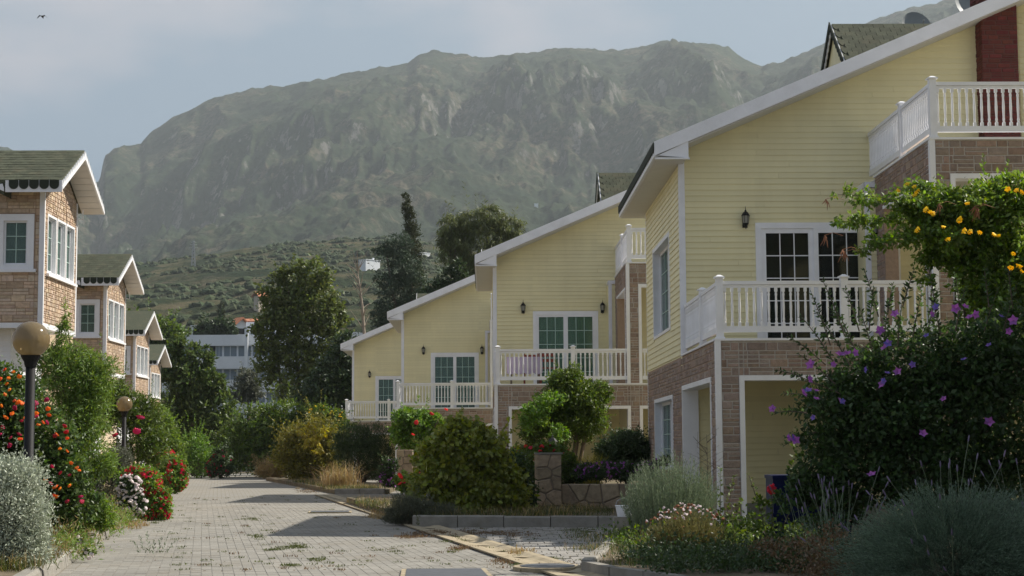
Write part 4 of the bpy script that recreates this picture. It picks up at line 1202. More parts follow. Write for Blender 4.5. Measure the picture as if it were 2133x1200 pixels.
    # barge board with saw teeth
    for sg in (-1, 1):
        b = MB(); n = 13
        z0_ = lambda a: zt(a) - 0.02
        P4 = lambda x, p, q: [(x, ym, z0_(0) - p), (x, ym + sg * he, z0_(he) - p), (x, ym + sg * he, z0_(he) - q), (x, ym, z0_(0) - q)]
        b.loft(P4(xr + 0.001, 0.11, 0.165), P4(xr + 0.03, 0.11, 0.165))
        for k in range(n):
            a0, a1 = he * k / n, he * (k + 1) / n
            q = [(a0, z0_(a0) - 0.111), (a1, z0_(a1) - 0.111), (a0 + 0.02, z0_(a0) - 0.01)]
            b.loft([(xr + 0.001, ym + sg * a, z) for a, z in q], [(xr + 0.028, ym + sg * a, z) for a, z in q])
        b.build('barge_board', WHITE, root)
    # near eave: white fascia with round dark shingle tails
    zf = zt(he)
    f = MB().box(XL - 0.62, xr + 0.02, ym - he - 0.025, ym - he - 0.002, zf - 0.24, zf - 0.01).build('eave_board', WHITE, root)
    if detail >= 0:
        for k in range(5):
            cx = xr - 0.13 - 0.195 * k - 0.0; rr = 0.09
            pts = [(cx + rr * math.cos(a), zf - 0.10 - rr * 0.95 * math.sin(a)) for a in np.linspace(0, math.pi, 11)] + [(cx - rr, zf - 0.01), (cx + rr, zf - 0.01)]
            MB().loft([(x, ym - he - 0.043, z) for x, z in pts], [(x, ym - he - 0.026, z) for x, z in pts]).build('scalloped_shingle', SHINGLED, f)
    # barge of the next gable, running up to the left
    b = MB(); x0 = XL - 0.64
    n = 16
    for k in range(n):
        a0, a1 = 0.12 * k, 0.12 * (k + 1)
        zz = lambda a: zf - 0.16 + 0.48 * a
        b.loft([(x0 - a0, ym - he - 0.06, zz(a0)), (x0 - a1, ym - he - 0.06, zz(a1)), (x0 - a1, ym - he - 0.06, zz(a1) - 0.07), (x0 - a0, ym - he - 0.06, zz(a0) - 0.07)],
               [(x0 - a0, ym - he - 0.03, zz(a0)), (x0 - a1, ym - he - 0.03, zz(a1)), (x0 - a1, ym - he - 0.03, zz(a1) - 0.07), (x0 - a0, ym - he - 0.03, zz(a0) - 0.07)])
        q = [(a0, zz(a0)), (a1, zz(a1)), (a0 + 0.03, zz(a0) + 0.08)]
        b.loft([(x0 - a, ym - he - 0.06, z) for a, z in q], [(x0 - a, ym - he - 0.035, z) for a, z in q])
    b.build('barge_board', WHITE, root)
    A = [(x0, zf - 0.17), (x0 - 2.0, zf - 0.17 + 0.96), (x0 - 4.0, zf - 0.17), (x0 - 4.0, zf - 0.3), (x0 - 2.0, zf + 0.66), (x0, zf - 0.3)]
    MB().loft([(x, ym - he - 0.03, z) for x, z in A], [(x, ym - 0.4, z) for x, z in A]).build('cross_roof', SHINGLE, root)
    # gutter bracket on the far corner
    if detail:
        MB().tube([(XL + 0.02, YL + D + 0.02, ze - 0.32), (XL + 0.12, YL + D + 0.05, ze - 0.33), (XL + 0.12, YL + D + 0.05, ze - 0.12)], 0.014, 5).build('bracket', WHITE, root)
    return root
bay_house(-8.59, 32.6, 0.0, 2, 'nearest brick bay house on the left, with two window sides visible')
bay_house(-11.12, 49.3, -0.17, 1, 'second brick bay house from the front on the left')
bay_house(-13.72, 66.0, -0.50, 0, 'third brick bay house from the front on the left')
bay_house(-16.45, 82.7, -0.80, 0, 'farthest brick bay house on the left, by the leafy tree')

# ------------------------------------------------------------------ street lamps
def lamp(x, y, zc, label):
    root = empty('street_lamp', (x, y, 0.12), label, 'street lamp', 'globe lamps along the flower border')
    MB().tube([(x, y, 0.1), (x, y, 0.35), (x, y, 0.36), (x, y, zc - 0.2)], [0.075, 0.07, 0.056, 0.052], 12).build('pole', POLE, root, smooth=True)
    MB().lathe((x, y, zc), [(0.06, -0.30), (0.075, -0.24), (0.10, -0.20), (0.11, -0.175), (0.07, -0.165)], 14).build('collar', POLE, root)
    n, m_ = 28, 18
    b = MB(); b.lathe((x, y, zc), [(max(0.0008, 0.2 * math.sin(math.pi * k / m_)), -0.2 * math.cos(math.pi * k / m_)) for k in range(m_ + 1)], n)
    b.build('globe', GLOBE, root, smooth=True)
    MB().lathe((x, y, zc), [(0.02, -0.17), (0.03, -0.10), (0.045, 0.0), (0.04, 0.04), (0.01, 0.07)], 10).build('bulb', mat('lamp_bulb_white', (0.7, 0.68, 0.62), rough=0.3) if 'lamp_bulb_white' not in bpy.data.materials else bpy.data.materials['lamp_bulb_white'], root)
lamp(-4.96, 18.4, 2.53, 'nearest globe lamp, its amber globe before the brick house')
lamp(-8.98, 42.0, 2.47, 'second globe lamp standing among green shrubs')
lamp(-11.72, 60.0, 2.42, 'third globe lamp, only its globe above the shrubs')
lamp(-14.3, 76.0, 2.30, 'farthest globe lamp near the end of the lane')

# ------------------------------------------------------------------ stone walls
def clip(poly, a, b_, c):
    out = []
    for i in range(len(poly)):
        p, q = poly[i], poly[(i + 1) % len(poly)]
        dp, dq = a * p[0] + b_ * p[1] - c, a * q[0] + b_ * q[1] - c
        if dp <= 0: out.append(p)
        if (dp < 0 < dq) or (dq < 0 < dp):
            t_ = dp / (dp - dq); out.append((p[0] + (q[0] - p[0]) * t_, p[1] + (q[1] - p[1]) * t_))
    return out

def stones(parent, fr, u0, u1, v0, v1, size, seed, t=0.022, gap=0.010):
    rnd = random.Random(seed)
    nu = max(1, round((u1 - u0) / size)); nv = max(1, round((v1 - v0) / (size * 0.85)))
    pts = [(u0 + (i + 0.5 + rnd.uniform(-.38, .38)) * (u1 - u0) / nu, v0 + (j + 0.5 + rnd.uniform(-.38, .38)) * (v1 - v0) / nv) for i in range(nu) for j in range(nv)]
    for i, p in enumerate(pts):
        poly = [(u0, v0), (u1, v0), (u1, v1), (u0, v1)]
        for j, q in enumerate(pts):
            if i == j: continue
            dx, dy = q[0] - p[0], q[1] - p[1]; L0 = math.hypot(dx, dy)
            if L0 > size * 4: continue
            a, b_ = dx / L0, dy / L0
            c = a * (p[0] + q[0]) / 2 + b_ * (p[1] + q[1]) / 2 - gap
            poly = clip(poly, a, b_, c)
            if len(poly) < 3: break
        if len(poly) < 3: continue
        cx = sum(k[0] for k in poly) / len(poly); cy = sum(k[1] for k in poly) / len(poly)
        tt = t * rnd.uniform(0.5, 1.2)
        A = [(x, y_, 0) for x, y_ in poly]; B = [(cx + (x - cx) * 0.9, cy + (y_ - cy) * 0.9, tt) for x, y_ in poly]
        MB(fr).loft(A, B).build('stone', STONE, parent)

def stone_block(root, name, x0, x1, y0, y1, z0, z1, size, seed, left=True):
    b = MB().box(x0, x1, y0, y1, z0, z1).build(name, STMORT, root)
    stones(b, frame_front(x0, y0 - 0.001), 0, x1 - x0, z0, z1, size, seed)
    if left: stones(b, frame_left(x0 - 0.001, y0), 0, y1 - y0, z0, z1, size, seed + 1)
    return b

sw = empty('stone_wall', (0.96, 32.7, 0), 'low brown rubble stone wall with a tall end pier before the second house', 'stone wall')
stone_block(sw, 'pier', 0.98, 1.46, 32.7, 33.2, 0, 1.2, 0.27, 2)
MB().box(0.95, 1.49, 32.67, 33.23, 1.2, 1.235).build('coping', CONC, sw)
stone_block(sw, 'low_wall', 1.461, 4.4, 32.85, 33.15, 0, 0.62, 0.30, 7, left=False)
MB().prism([(1.0, 33.21), (4.4, 33.16), (4.4, 41.6), (0.6, 41.6)], 0.0, 0.56).build('raised_soil', SOIL, sw)
sw = empty('stone_wall', (-2.85, 54.6, 0), 'small stone pier and stepped wall before the third house', 'stone wall')
stone_block(sw, 'pier', -2.86, -2.36, 54.6, 55.1, 0, 1.3, 0.3, 12)
stone_block(sw, 'low_wall', -2.359, -1.2, 54.75, 55.05, 0, 0.75, 0.3, 17, left=False)
sw = empty('stone_wall', (-5.9, 71.6, 0), 'distant stone pier half hidden behind the dry grass tuft', 'stone wall')
stone_block(sw, 'pier', -6.45, -5.95, 71.6, 72.1, 0, 1.2, 0.3, 22)

# plank pile
for k, (x0, x1, y_, z_, dz_, rot) in enumerate([(0.35, 3.6, 31.4, 0.16, 0.05, 0.01), (0.55, 3.2, 31.15, 0.11, 0.045, -0.02), (1.2, 3.9, 30.9, 0.06, 0.05, 0.015), (0.9, 3.3, 30.4, 0.02, 0.045, -0.01)]):
    b = MB(); c, s = math.cos(rot), math.sin(rot)
    b.loft([(x0, y_, z_), (x0, y_ + 0.24, z_), (x0, y_ + 0.24, z_ + dz_), (x0, y_, z_ + dz_)], [(x1, y_ + (x1 - x0) * s, z_ + 0.01 * k), (x1, y_ + 0.24 + (x1 - x0) * s, z_ + 0.01 * k), (x1, y_ + 0.24 + (x1 - x0) * s, z_ + dz_ + 0.01 * k), (x1, y_ + (x1 - x0) * s, z_ + dz_ + 0.01 * k)])
    tag(b.build('plank', WOOD), ['topmost grey plank lying against the stone wall', 'second plank down in the pile by the stone wall', 'third plank down in the pile by the stone wall', 'lowest plank on the ground by the stone wall'][k], 'plank', 'weathered planks below the stone wall')

# blue planter box and white bucket
x, y_, z = at(1660, 1040, 19.6)
b = empty('planter_box', (3.4, 19.6, 0.1), 'blue plastic crate planter under the flowering shrub', 'planter')
q = MB()
for (a0, a1, c0, c1) in ((3.30, 4.2, 19.4, 19.43), (3.30, 4.2, 19.87, 19.9), (3.30, 3.33, 19.43, 19.87), (4.17, 4.2, 19.43, 19.87)): q.box(a0, a1, c0, c1, 0.45, 0.98)
for (c0) in (0.52, 0.68, 0.84): q.box(3.285, 4.215, 19.385, 19.4, c0, c0 + 0.04)
q.build('box_side', BLUE, b)
MB().box(3.29, 4.21, 19.37, 19.93, 0.95, 0.99).box(3.29, 4.21, 19.37, 19.93, 0.43, 0.45).build('rim', BLUE, b)
MB().box(3.34, 4.16, 19.44, 19.86, 0.46, 0.9).build('soil', SOIL, b)
MB().box(3.30, 3.42, 19.42, 19.54, 0.08, 0.43).box(4.08, 4.2, 19.42, 19.54, 0.08, 0.43).box(3.30, 3.42, 19.76, 19.88, 0.08, 0.43).box(4.08, 4.2, 19.76, 19.88, 0.08, 0.43).boards('foot', BLUE, b)
p0 = at(1300, 1052, 25.0)
b = MB(); b.lathe((p0[0], 25.0, 0.30), [(0.05, 0.0), (0.10, 0.005), (0.13, 0.16), (0.14, 0.165), (0.135, 0.17)], 14)
root = empty('bucket', (p0[0], 25.0, 0.1), 'white bucket showing left of the silver rosemary', 'bucket')
b.build('body', WHITE, root)
MB().tube([(p0[0] - 0.13, 25, 0.46), (p0[0] - 0.1, 25, 0.54), (p0[0], 25, 0.58), (p0[0] + 0.1, 25, 0.54), (p0[0] + 0.13, 25, 0.46)], 0.006, 5).build('handle', PYLON, root)
MB().box(p0[0] - 0.16, p0[0] + 0.16, 24.85, 25.15, 0.0, 0.30).build('block', CONC, root)

# garden lantern on the raised bed
gx, gy = 1.42, 36.0
root = empty('garden_lantern', (gx, gy, 0.5), 'black garden lantern on a short post beside the small tree', 'garden lantern')
MB().tube([(gx, gy, 0.5), (gx, gy, 1.25)], 0.025, 8).build('post', IRON, root)
MB().lathe((gx, gy, 1.25), [(0.05, 0), (0.07, 0.04), (0.085, 0.2)], 6).build('glass', FROST, root)
MB().lathe((gx, gy, 1.45), [(0.12, 0), (0.06, 0.08), (0.02, 0.10), (0.008, 0.16)], 6).build('cap', IRON, root)

# bird
bp = Vector(at(88, 35, 60))
root = empty('bird', bp, 'dark bird gliding high at the far left of the sky', 'bird')
def bl_(a, b_): return tuple(bp + Vector((a, 0.0, b_)))
b = MB(); b.tube([tuple(bp + Vector((0, -0.12, 0))), tuple(bp + Vector((0, -0.05, 0.01))), tuple(bp + Vector((0, 0.08, 0))), tuple(bp + Vector((0, 0.18, -0.01)))], [0.008, 0.03, 0.025, 0.01], 8); b.build('body', BIRD, root)
for s in (-1, 1):
    b = MB()
    A = [(0.0, -0.06, 0.0), (0.0, 0.06, 0.0), (0.0, 0.06, 0.012), (0.0, -0.06, 0.012)]
    B = [(s * 0.09, -0.05, 0.045), (s * 0.09, 0.06, 0.045), (s * 0.09, 0.06, 0.055), (s * 0.09, -0.05, 0.055)]
    C = [(s * 0.2, 0.03, -0.05), (s * 0.2, 0.07, -0.05), (s * 0.2, 0.07, -0.045), (s * 0.2, 0.03, -0.045)]
    b.loft([tuple(bp + Vector(p)) for p in A], [tuple(bp + Vector(p)) for p in B]); b.loft([tuple(bp + Vector(p)) for p in B], [tuple(bp + Vector(p)) for p in C])
    b.build('wing', BIRD, root)
# --- PART TWO BELOW ---

# ------------------------------------------------------------------ places on the hillside
_pyT = None
def on_terrain(px, py):
    i = int(np.abs(TX[:, 0] / TY[0, 0] * 3500 + 1012 - px).argmin())
    d = np.stack([TX[i], TY[i], TZ[i] - EYE], 1)
    f = d @ np.array(fw); q = 600 - FPX * (d @ np.array(up)) / f
    for j in range(4, d.shape[0]):
        if q[j] <= py: return (float(TX[i, j]), float(TY[i, j]), float(TZ[i, j]))
    return (float(TX[i, -30]), float(TY[i, -30]), float(TZ[i, -30]))

# white apartment block
AY = 200.0
xa, xb_ = at(345, 700, AY)[0], at(705, 700, AY)[0]
zt_ = at(450, 699, AY)[2]
root = empty('apartment_building', (xa, AY, 3), 'long white flat roofed apartment block behind the leafy trees', 'apartment building')
b = MB(); b.box(xa, xb_, AY, AY + 14, 2, zt_ - 0.001); b.build('wall', APT, root)
MB().box(xa - 0.2, xb_ + 0.2, AY - 0.5, AY, zt_ - 1.25, zt_ + 0.05).build('parapet', APT, root)
for k in range(1, 4):
    MB().box(xa - 0.2, xb_ + 0.2, AY - 0.9, AY, zt_ - 1.25 - 2.75 * k, zt_ - 2.55 - 2.75 * (k - 1) - 0.0).build('balcony_band', APT, root)
for k in range(4):
    z1 = zt_ - 1.25 - 2.75 * k; z0 = z1 - 1.28
    n = 12; w = (xb_ - xa) / n
    for i in range(n):
        x0, x1 = xa + i * w + 0.12, xa + (i + 1) * w - 0.12
        if (i + k) % 5 == 3: 
            MB().box(x0, x0 + w * 0.4, AY - 0.03, AY, z0, z1).build('window', APTD, root); x0 += w * 0.45
        win = MB().box(x0, x1, AY - 0.05, AY - 0.0, z0 + 0.05, z1 - 0.05).build('window', APTW, root)
        MB().box(x0 + (x1 - x0) * .48, x0 + (x1 - x0) * .52, AY - 0.07, AY - 0.05, z0 + 0.05, z1 - 0.05).build('frame', APT, win)
xp = at(516, 700, AY)[0]
MB().box(xp - 0.2, xp + 0.2, AY - 1.3, AY - 0.95, 4, at(516, 684, AY)[2]).build('column', APT, root)
x0, x1 = at(512, 700, AY + 2)[0], at(600, 700, AY + 2)[0]
p_ = MB().box(x0, x1, AY + 2, AY + 9, zt_, at(512, 671, AY + 2)[2]).build('penthouse', APT, root)
MB().box(x0 + .6, x0 + 3.5, AY + 1.94, AY + 2, zt_ + .1, at(512, 683, AY)[2]).build('window', APTW, p_)

def villa(px0, px1, py0, py1, Y, roofpx, label, depth=8.0, base=None, m=APT, gable=True, chim=False, wins=3, turn=0):
    x0, x1 = at(px0, py1, Y)[0], at(px1, py1, Y)[0]
    if turn: depth = (x1 - x0) * 0.5; x0 = x0 + depth * 0.7; x1 = x0 + (x1 - x0 + depth * 0.7) * 0.88
    z1 = at(px0, py0, Y)[2]; z0 = (at(px0, py1, Y)[2] if base is None else base) - 6
    root = empty('villa', (x0, Y, z0), label, 'villa')
    root.rotation_euler.z = R(turn)
    MB().box(x0, x1, Y, Y + depth, z0, z1).build('wall', m, root)
    if roofpx:
        hz_ = z1 + roofpx / 3500 * Y; ov = 0.5
        if gable:
            A = [(x0 - ov, z1 - .1), ((x0 + x1) / 2, hz_), (x1 + ov, z1 - .1), (x1 + ov, z1 - .3), ((x0 + x1) / 2, hz_ - .25), (x0 - ov, z1 - .3)]
            MB().loft([(x, Y - ov, z) for x, z in A], [(x, Y + depth + ov, z) for x, z in A]).build('roof', TILE, root)
            MB().loft([(x0, Y, z1 - .01), (x1, Y, z1 - .01), ((x0 + x1) / 2, Y, hz_ - .3)], [(x0, Y + .2, z1 - .01), (x1, Y + .2, z1 - .01), ((x0 + x1) / 2, Y + .2, hz_ - .3)]).build('gable', m, root)
        else:
            A = [(Y - ov, z1 - .1), (Y + depth / 2, hz_), (Y + depth + ov, z1 - .1), (Y + depth + ov, z1 - .3), (Y + depth / 2, hz_ - .25), (Y - ov, z1 - .3)]
            MB().loft([(x0 - ov, y_, z) for y_, z in A], [(x1 + ov, y_, z) for y_, z in A]).build('roof', TILE, root)
    else:
        MB().box(x0 - .15, x1 + .15, Y - .15, Y + depth, z1, z1 + .25).build('parapet', m, root)
    hh = (z1 - z0 - 6)
    for i in range(wins):
        c = x0 + (x1 - x0) * (i + .5) / wins
        MB().box(c - .45, c + .45, Y - .04, Y, z1 - hh * .75, z1 - hh * .3).build('window', APTD, root)
    if chim:
        MB().box(x1 - 1.6, x1 - 1.0, Y + 2, Y + 2.6, z1, z1 + 1.2).build('chimney', m, root)
    return root
villa(479, 512, 676, 702, 262, 16, 'white villa whose gable ends under an orange tiled roof', chim=False, turn=40)
villa(508, 545, 668, 702, 266, 8, 'orange roofed wing right of the white gabled villa', gable=False)
villa(399, 452, 681, 704, 255, 0, 'low white villa with a small water tank left of the orange roofs')
villa(448, 478, 677, 704, 262, 11, 'white house under a low orange roof behind round dark trees', gable=False)
h_ = on_terrain(766, 557); villa(746, 791, 541, 557, h_[1] - 14, 0, 'lone white flat roofed house on the green hillside', base=h_[2], chim=True, wins=3, turn=45)
h_ = on_terrain(538, 634); villa(527, 560, 616, 634, h_[1] - 10, 9, 'beige hillside villa with orange roof beside the tall tree', base=h_[2], m=mat('beige_render_wall', (0.5, 0.43, 0.34), rough=0.85), gable=False, turn=45)
h_ = on_terrain(880, 531); villa(868, 896, 526.5, 531, h_[1] - 12, 0, 'tiny white house far up the slope between cypress and willow', base=h_[2], wins=2, turn=45)
h_ = on_terrain(1120, 432); villa(1113, 1121, 424, 430, h_[1] - 12, 0, 'tiny white hut high on the rocky slope', base=h_[2], wins=1, depth=5)
villa(716, 752, 700, 745, 140, 0, 'white building with a stubby chimney behind the farthest yellow house', base=4, wins=1)
xq = at(741, 700, 140)[0]; zq = at(741, 692, 140)[2]
r0 = bpy.data.objects['villa.' + str(max(int(o.name.split('.')[-1]) for o in bpy.data.objects if o.name.startswith('villa.'))).zfill(3)]
MB().box(xq - .3, xq + .3, 139.8, 140.6, at(741, 702, 140)[2], zq).build('chimney', APT, r0)

# pylon on the hill
px_, py_, pz_ = on_terrain(401, 556)
hp = 54 / 3500 * py_
root = empty('power_pylon', (px_, py_, pz_), 'lattice steel power pylon on the hillside', 'pylon')
b = MB()
wq = hp * 0.075
for sx, sy in ((-1, -1), (1, -1), (1, 1), (-1, 1)): b.tube([(px_ + sx * wq, py_ + sy * wq, pz_ - 1), (px_ + sx * .25, py_ + sy * .25, pz_ + hp)], 0.13, 4)
for k in range(7):
    a0 = 1 - k / 7; a1 = 1 - (k + 1) / 7
    for sy in (-1, 1):
        b.tube([(px_ - wq * a0, py_ + sy * wq * a0, pz_ + hp * k / 7), (px_ + wq * a1, py_ + sy * wq * a1, pz_ + hp * (k + 1) / 7)], 0.08, 3)
        b.tube([(px_ + wq * a0, py_ + sy * wq * a0, pz_ + hp * k / 7), (px_ - wq * a1, py_ + sy * wq * a1, pz_ + hp * (k + 1) / 7)], 0.08, 3)
b.build('lattice', PYLON, root)
b = MB()
for k, l in ((0.72, .16), (0.84, .13), (0.94, .1)): b.tube([(px_ - hp * l, py_, pz_ + hp * k), (px_ + hp * l, py_, pz_ + hp * k)], 0.14, 4)
b.build('cross_arm', PYLON, root)

# ------------------------------------------------------------------ vegetation
def rs_(seed): return np.random.RandomState(seed)

def sphere_dirs(r, n):
    v = r.normal(size=(n, 3)); return v / np.linalg.norm(v, axis=1, keepdims=True)

def leaf_quads(P, D, Nn, L, W):
    """diamond leaves with a slight fold: base P, direction D, normal Nn"""
    S = np.cross(D, Nn); S /= np.linalg.norm(S, axis=1, keepdims=True) + 1e-9
    n = len(P)
    V = np.empty((n, 4, 3))
    V[:, 0] = P
    V[:, 1] = P + D * L[:, None] * 0.45 + S * W[:, None] * 0.5 + Nn * (W[:, None] * 0.12)
    V[:, 2] = P + D * L[:, None]
    V[:, 3] = P + D * L[:, None] * 0.45 - S * W[:, None] * 0.5 + Nn * (W[:, None] * 0.12)
    F = np.arange(n * 4).reshape(n, 4)
    return V.reshape(-1, 3), F

def leaf_cloud(blobs, n, size, asp=0.5, seed=1, clump=30, cs=0.16, droop=0.0, updir=0.0, inner=0.35, zmin=None):
    r = rs_(seed)
    B = np.array(blobs, float)
    w = (B[:, 3] * B[:, 5]) ** 1.0; w /= w.sum()
    nc = max(3, n // clump)
    bi = r.choice(len(B), nc, p=w)
    d = sphere_dirs(r, nc); rad = np.where(r.rand(nc) < inner, r.rand(nc) ** 0.5 * 0.85, 0.82 + 0.24 * r.rand(nc))
    C = B[bi, :3] + d * B[bi, 3:6] * rad[:, None]
    msz = B[bi, 3:6].mean(1)
    ci = r.randint(0, nc, n)
    csz = cs * (0.6 + 0.8 * r.rand(nc)) * msz
    P = C[ci] + r.normal(size=(n, 3)) * csz[ci][:, None] * np.array([1, 1, 0.75])
    if zmin is not None: P[:, 2] = np.where(P[:, 2] < zmin, zmin + r.rand(n) * 0.1, P[:, 2])
    out = P - B[bi[ci], :3]; out /= np.linalg.norm(out, axis=1, keepdims=True) + 1e-9
    D = sphere_dirs(r, n) + out * 0.5; D[:, 2] += updir - droop * 1.6
    D /= np.linalg.norm(D, axis=1, keepdims=True)
    Nn = sphere_dirs(r, n) * 0.8 + out * 0.5 + np.array([0, 0, 0.45]); Nn -= D * (Nn * D).sum(1, keepdims=True)
    Nn /= np.linalg.norm(Nn, axis=1, keepdims=True) + 1e-9
    L = size * (0.6 + 0.8 * r.rand(n))
    return leaf_quads(P, D, Nn, L, L * asp)

def pxblobs(lst, Y):
    """ellipsoids (px, py, rx_px, ry_px[, dY]) seen at distance Y, as deep as they are wide"""
    out = []
    for q in lst:
        y_ = Y + (q[4] if len(q) > 4 else 0)
        x, _, z = at(q[0], q[1], y_); s = y_ / 3500
        out.append((x, y_, z, q[2] * s, q[2] * s * 0.9, q[3] * s))
    return out

def limbs(root, base, tops, r0, m=BARK, seed=1, name='trunk', wob=0.06):
    rnd = random.Random(seed); b = MB()
    base = Vector(base)
    for k, t in enumerate(tops):
        t = Vector(t); mid = base.lerp(t, 0.5) + Vector((rnd.uniform(-1, 1), rnd.uniform(-1, 1), 0.3)) * (t - base).length * wob
        q = base.lerp(mid, 0.5) + Vector((rnd.uniform(-1, 1), rnd.uniform(-1, 1), 0)) * (t - base).length * wob * 0.4
        b.tube([base, q, mid, mid.lerp(t, 0.55) + Vector((rnd.uniform(-1, 1), 0, 0)) * 0.02, t], [r0, r0 * 0.75, r0 * 0.55, r0 * 0.3, r0 * 0.1], 7)
    return b.build(name, m, root, smooth=True)

def plant(name, label, cat, blobs, n, size, m, base=None, group=None, trunk=0.05, stems=5, bark=BARK, part='foliage', trunkname='trunk', shoots=None, **kw):
    B = np.array(blobs)
    cx, cy = B[:, 0].mean(), B[:, 1].mean()
    zb = base[2] if base else max(0.0, (B[:, 2] - B[:, 5]).min())
    bs = base or (cx, cy, zb)
    root = empty(name, bs, label, cat, group)
    V, F = leaf_cloud(blobs, n, size, **kw)
    np_mesh(part, V, F, m, root)
    ns = shoots if shoots is not None else (26 if cat in ('bush', 'shrub', 'hedge') else 14 if cat == 'tree' else 0)
    if ns:
        r = rs_(kw.get('seed', 1) + 500)
        bs_ = np.array(surf(blobs, ns, kw.get('seed', 1) + 300, side=(0, -0.4, 0.9), k=0.85))
        i_ = [int(((B[:, :3] - q) ** 2).sum(1).argmin()) for q in bs_]
        o_ = bs_ - B[i_, :3]; o_ /= np.linalg.norm(o_, axis=1, keepdims=True)
        o_[:, 2] += 0.7; o_ += r.normal(size=o_.shape) * 0.25
        ln = B[i_, 3:6].mean(1) * (0.35 + 0.75 * r.rand(ns))
        V, F = stem_leaves(bs_, bs_ + o_ * ln[:, None], 26, size * 0.95, kw.get('asp', 0.5), kw.get('seed', 1) + 9, up_=0.4, start=0.0)
        np_mesh('shoots', V, F, m, root, kind='stuff')
    if trunk:
        idx = rs_(kw.get('seed', 1)).choice(len(B), min(stems, len(B)), replace=False)
        tops = [(B[i, 0], B[i, 1], B[i, 2] + B[i, 5] * 0.6) for i in idx]
        limbs(root, bs, tops, trunk, bark, seed=kw.get('seed', 1), name=trunkname)
    return root

G_TREE = leafmat('poplar_leaf', (0.115, 0.150, 0.040), var=0.45)
G_DARK = leafmat('dark_evergreen_leaf', (0.045, 0.075, 0.028), var=0.4, trans=0.22)
G_CEDAR = leafmat('blue_cedar_needle', (0.06, 0.09, 0.055), var=0.4, trans=0.15, rough=0.7)
G_CYP = leafmat('cypress_scale', (0.050, 0.060, 0.022), var=0.4, trans=0.15, rough=0.7)
G_WIL = leafmat('willow_leaf', (0.12, 0.145, 0.05), var=0.35)
G_LOQ = leafmat('glossy_broad_leaf', (0.090, 0.135, 0.040), var=0.5, rough=0.3)
G_OLIVE = leafmat('grey_olive_leaf', (0.12, 0.13, 0.085), var=0.3, trans=0.2)
G_HEDGE = leafmat('mid_green_leaf', (0.095, 0.150, 0.026), var=0.45)
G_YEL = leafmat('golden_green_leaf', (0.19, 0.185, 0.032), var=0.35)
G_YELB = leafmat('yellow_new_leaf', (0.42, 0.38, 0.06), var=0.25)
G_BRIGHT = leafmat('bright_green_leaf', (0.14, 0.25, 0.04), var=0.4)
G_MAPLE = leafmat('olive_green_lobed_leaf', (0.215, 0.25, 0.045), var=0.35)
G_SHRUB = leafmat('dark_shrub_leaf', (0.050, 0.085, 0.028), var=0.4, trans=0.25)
G_FEATH = leafmat('feathery_green_leaf', (0.155, 0.24, 0.048), var=0.4)
G_LANT = leafmat('lantana_leaf', (0.075, 0.125, 0.032), var=0.45)
G_SILV = leafmat('silver_white_leaf', (0.40, 0.44, 0.34), var=0.22, trans=0.15, sat=0.2)
G_ROSM = leafmat('grey_green_needle', (0.20, 0.25, 0.155), var=0.3, trans=0.15)
G_DAISY = leafmat('brown_green_leaf', (0.15, 0.145, 0.055), var=0.4)
G_LAV = leafmat('lavender_leaf', (0.15, 0.215, 0.145), var=0.5, trans=0.15)
G_HIB = leafmat('hibiscus_leaf', (0.058, 0.105, 0.032), var=0.55, trans=0.38)
G_TEC = leafmat('trumpet_vine_leaf', (0.14, 0.225, 0.04), var=0.5, trans=0.42)
G_DRY = leafmat('dry_straw_blade', (0.34, 0.26, 0.12), var=0.3, trans=0.3)
G_GRASS = leafmat('weedy_grass_blade', (0.085, 0.105, 0.03), var=0.4)
G_WEED = leafmat('rusty_weed_leaf', (0.17, 0.115, 0.06), var=0.35, trans=0.25)
G_RED = mat('red_petal', (0.72, 0.035, 0.055), rough=0.6, var=0.3, hue=0.015, trans=0.3, rnd='both')
G_ORG = mat('orange_petal', (0.80, 0.20, 0.015), rough=0.6, var=0.25, hue=0.03, trans=0.3, rnd='both')
G_CRIM = mat('crimson_petal', (0.50, 0.015, 0.07), rough=0.6, var=0.3, hue=0.02, trans=0.3, rnd='both')
G_WHT = mat('white_pink_petal', (0.88, 0.80, 0.80), rough=0.6, var=0.12, hue=0.01, trans=0.3, rnd='both')
G_MAU = mat('mauve_petal', (0.46, 0.15, 0.50), rough=0.6, var=0.25, hue=0.03, trans=0.35, rnd='both')
G_VIO = mat('violet_petal', (0.24, 0.15, 0.50), rough=0.6, var=0.25, hue=0.03, trans=0.35, rnd='both')
G_YELF = mat('yellow_trumpet_petal', (0.86, 0.70, 0.03), rough=0.6, var=0.15, hue=0.01, trans=0.4, rnd='both')
G_LVF = mat('lavender_spike', (0.20, 0.16, 0.24), rough=0.7, var=0.3, hue=0.02, rnd='both')
G_PETD = mat('withered_pod', (0.34, 0.15, 0.08), rough=0.8, var=0.25, rnd='both')

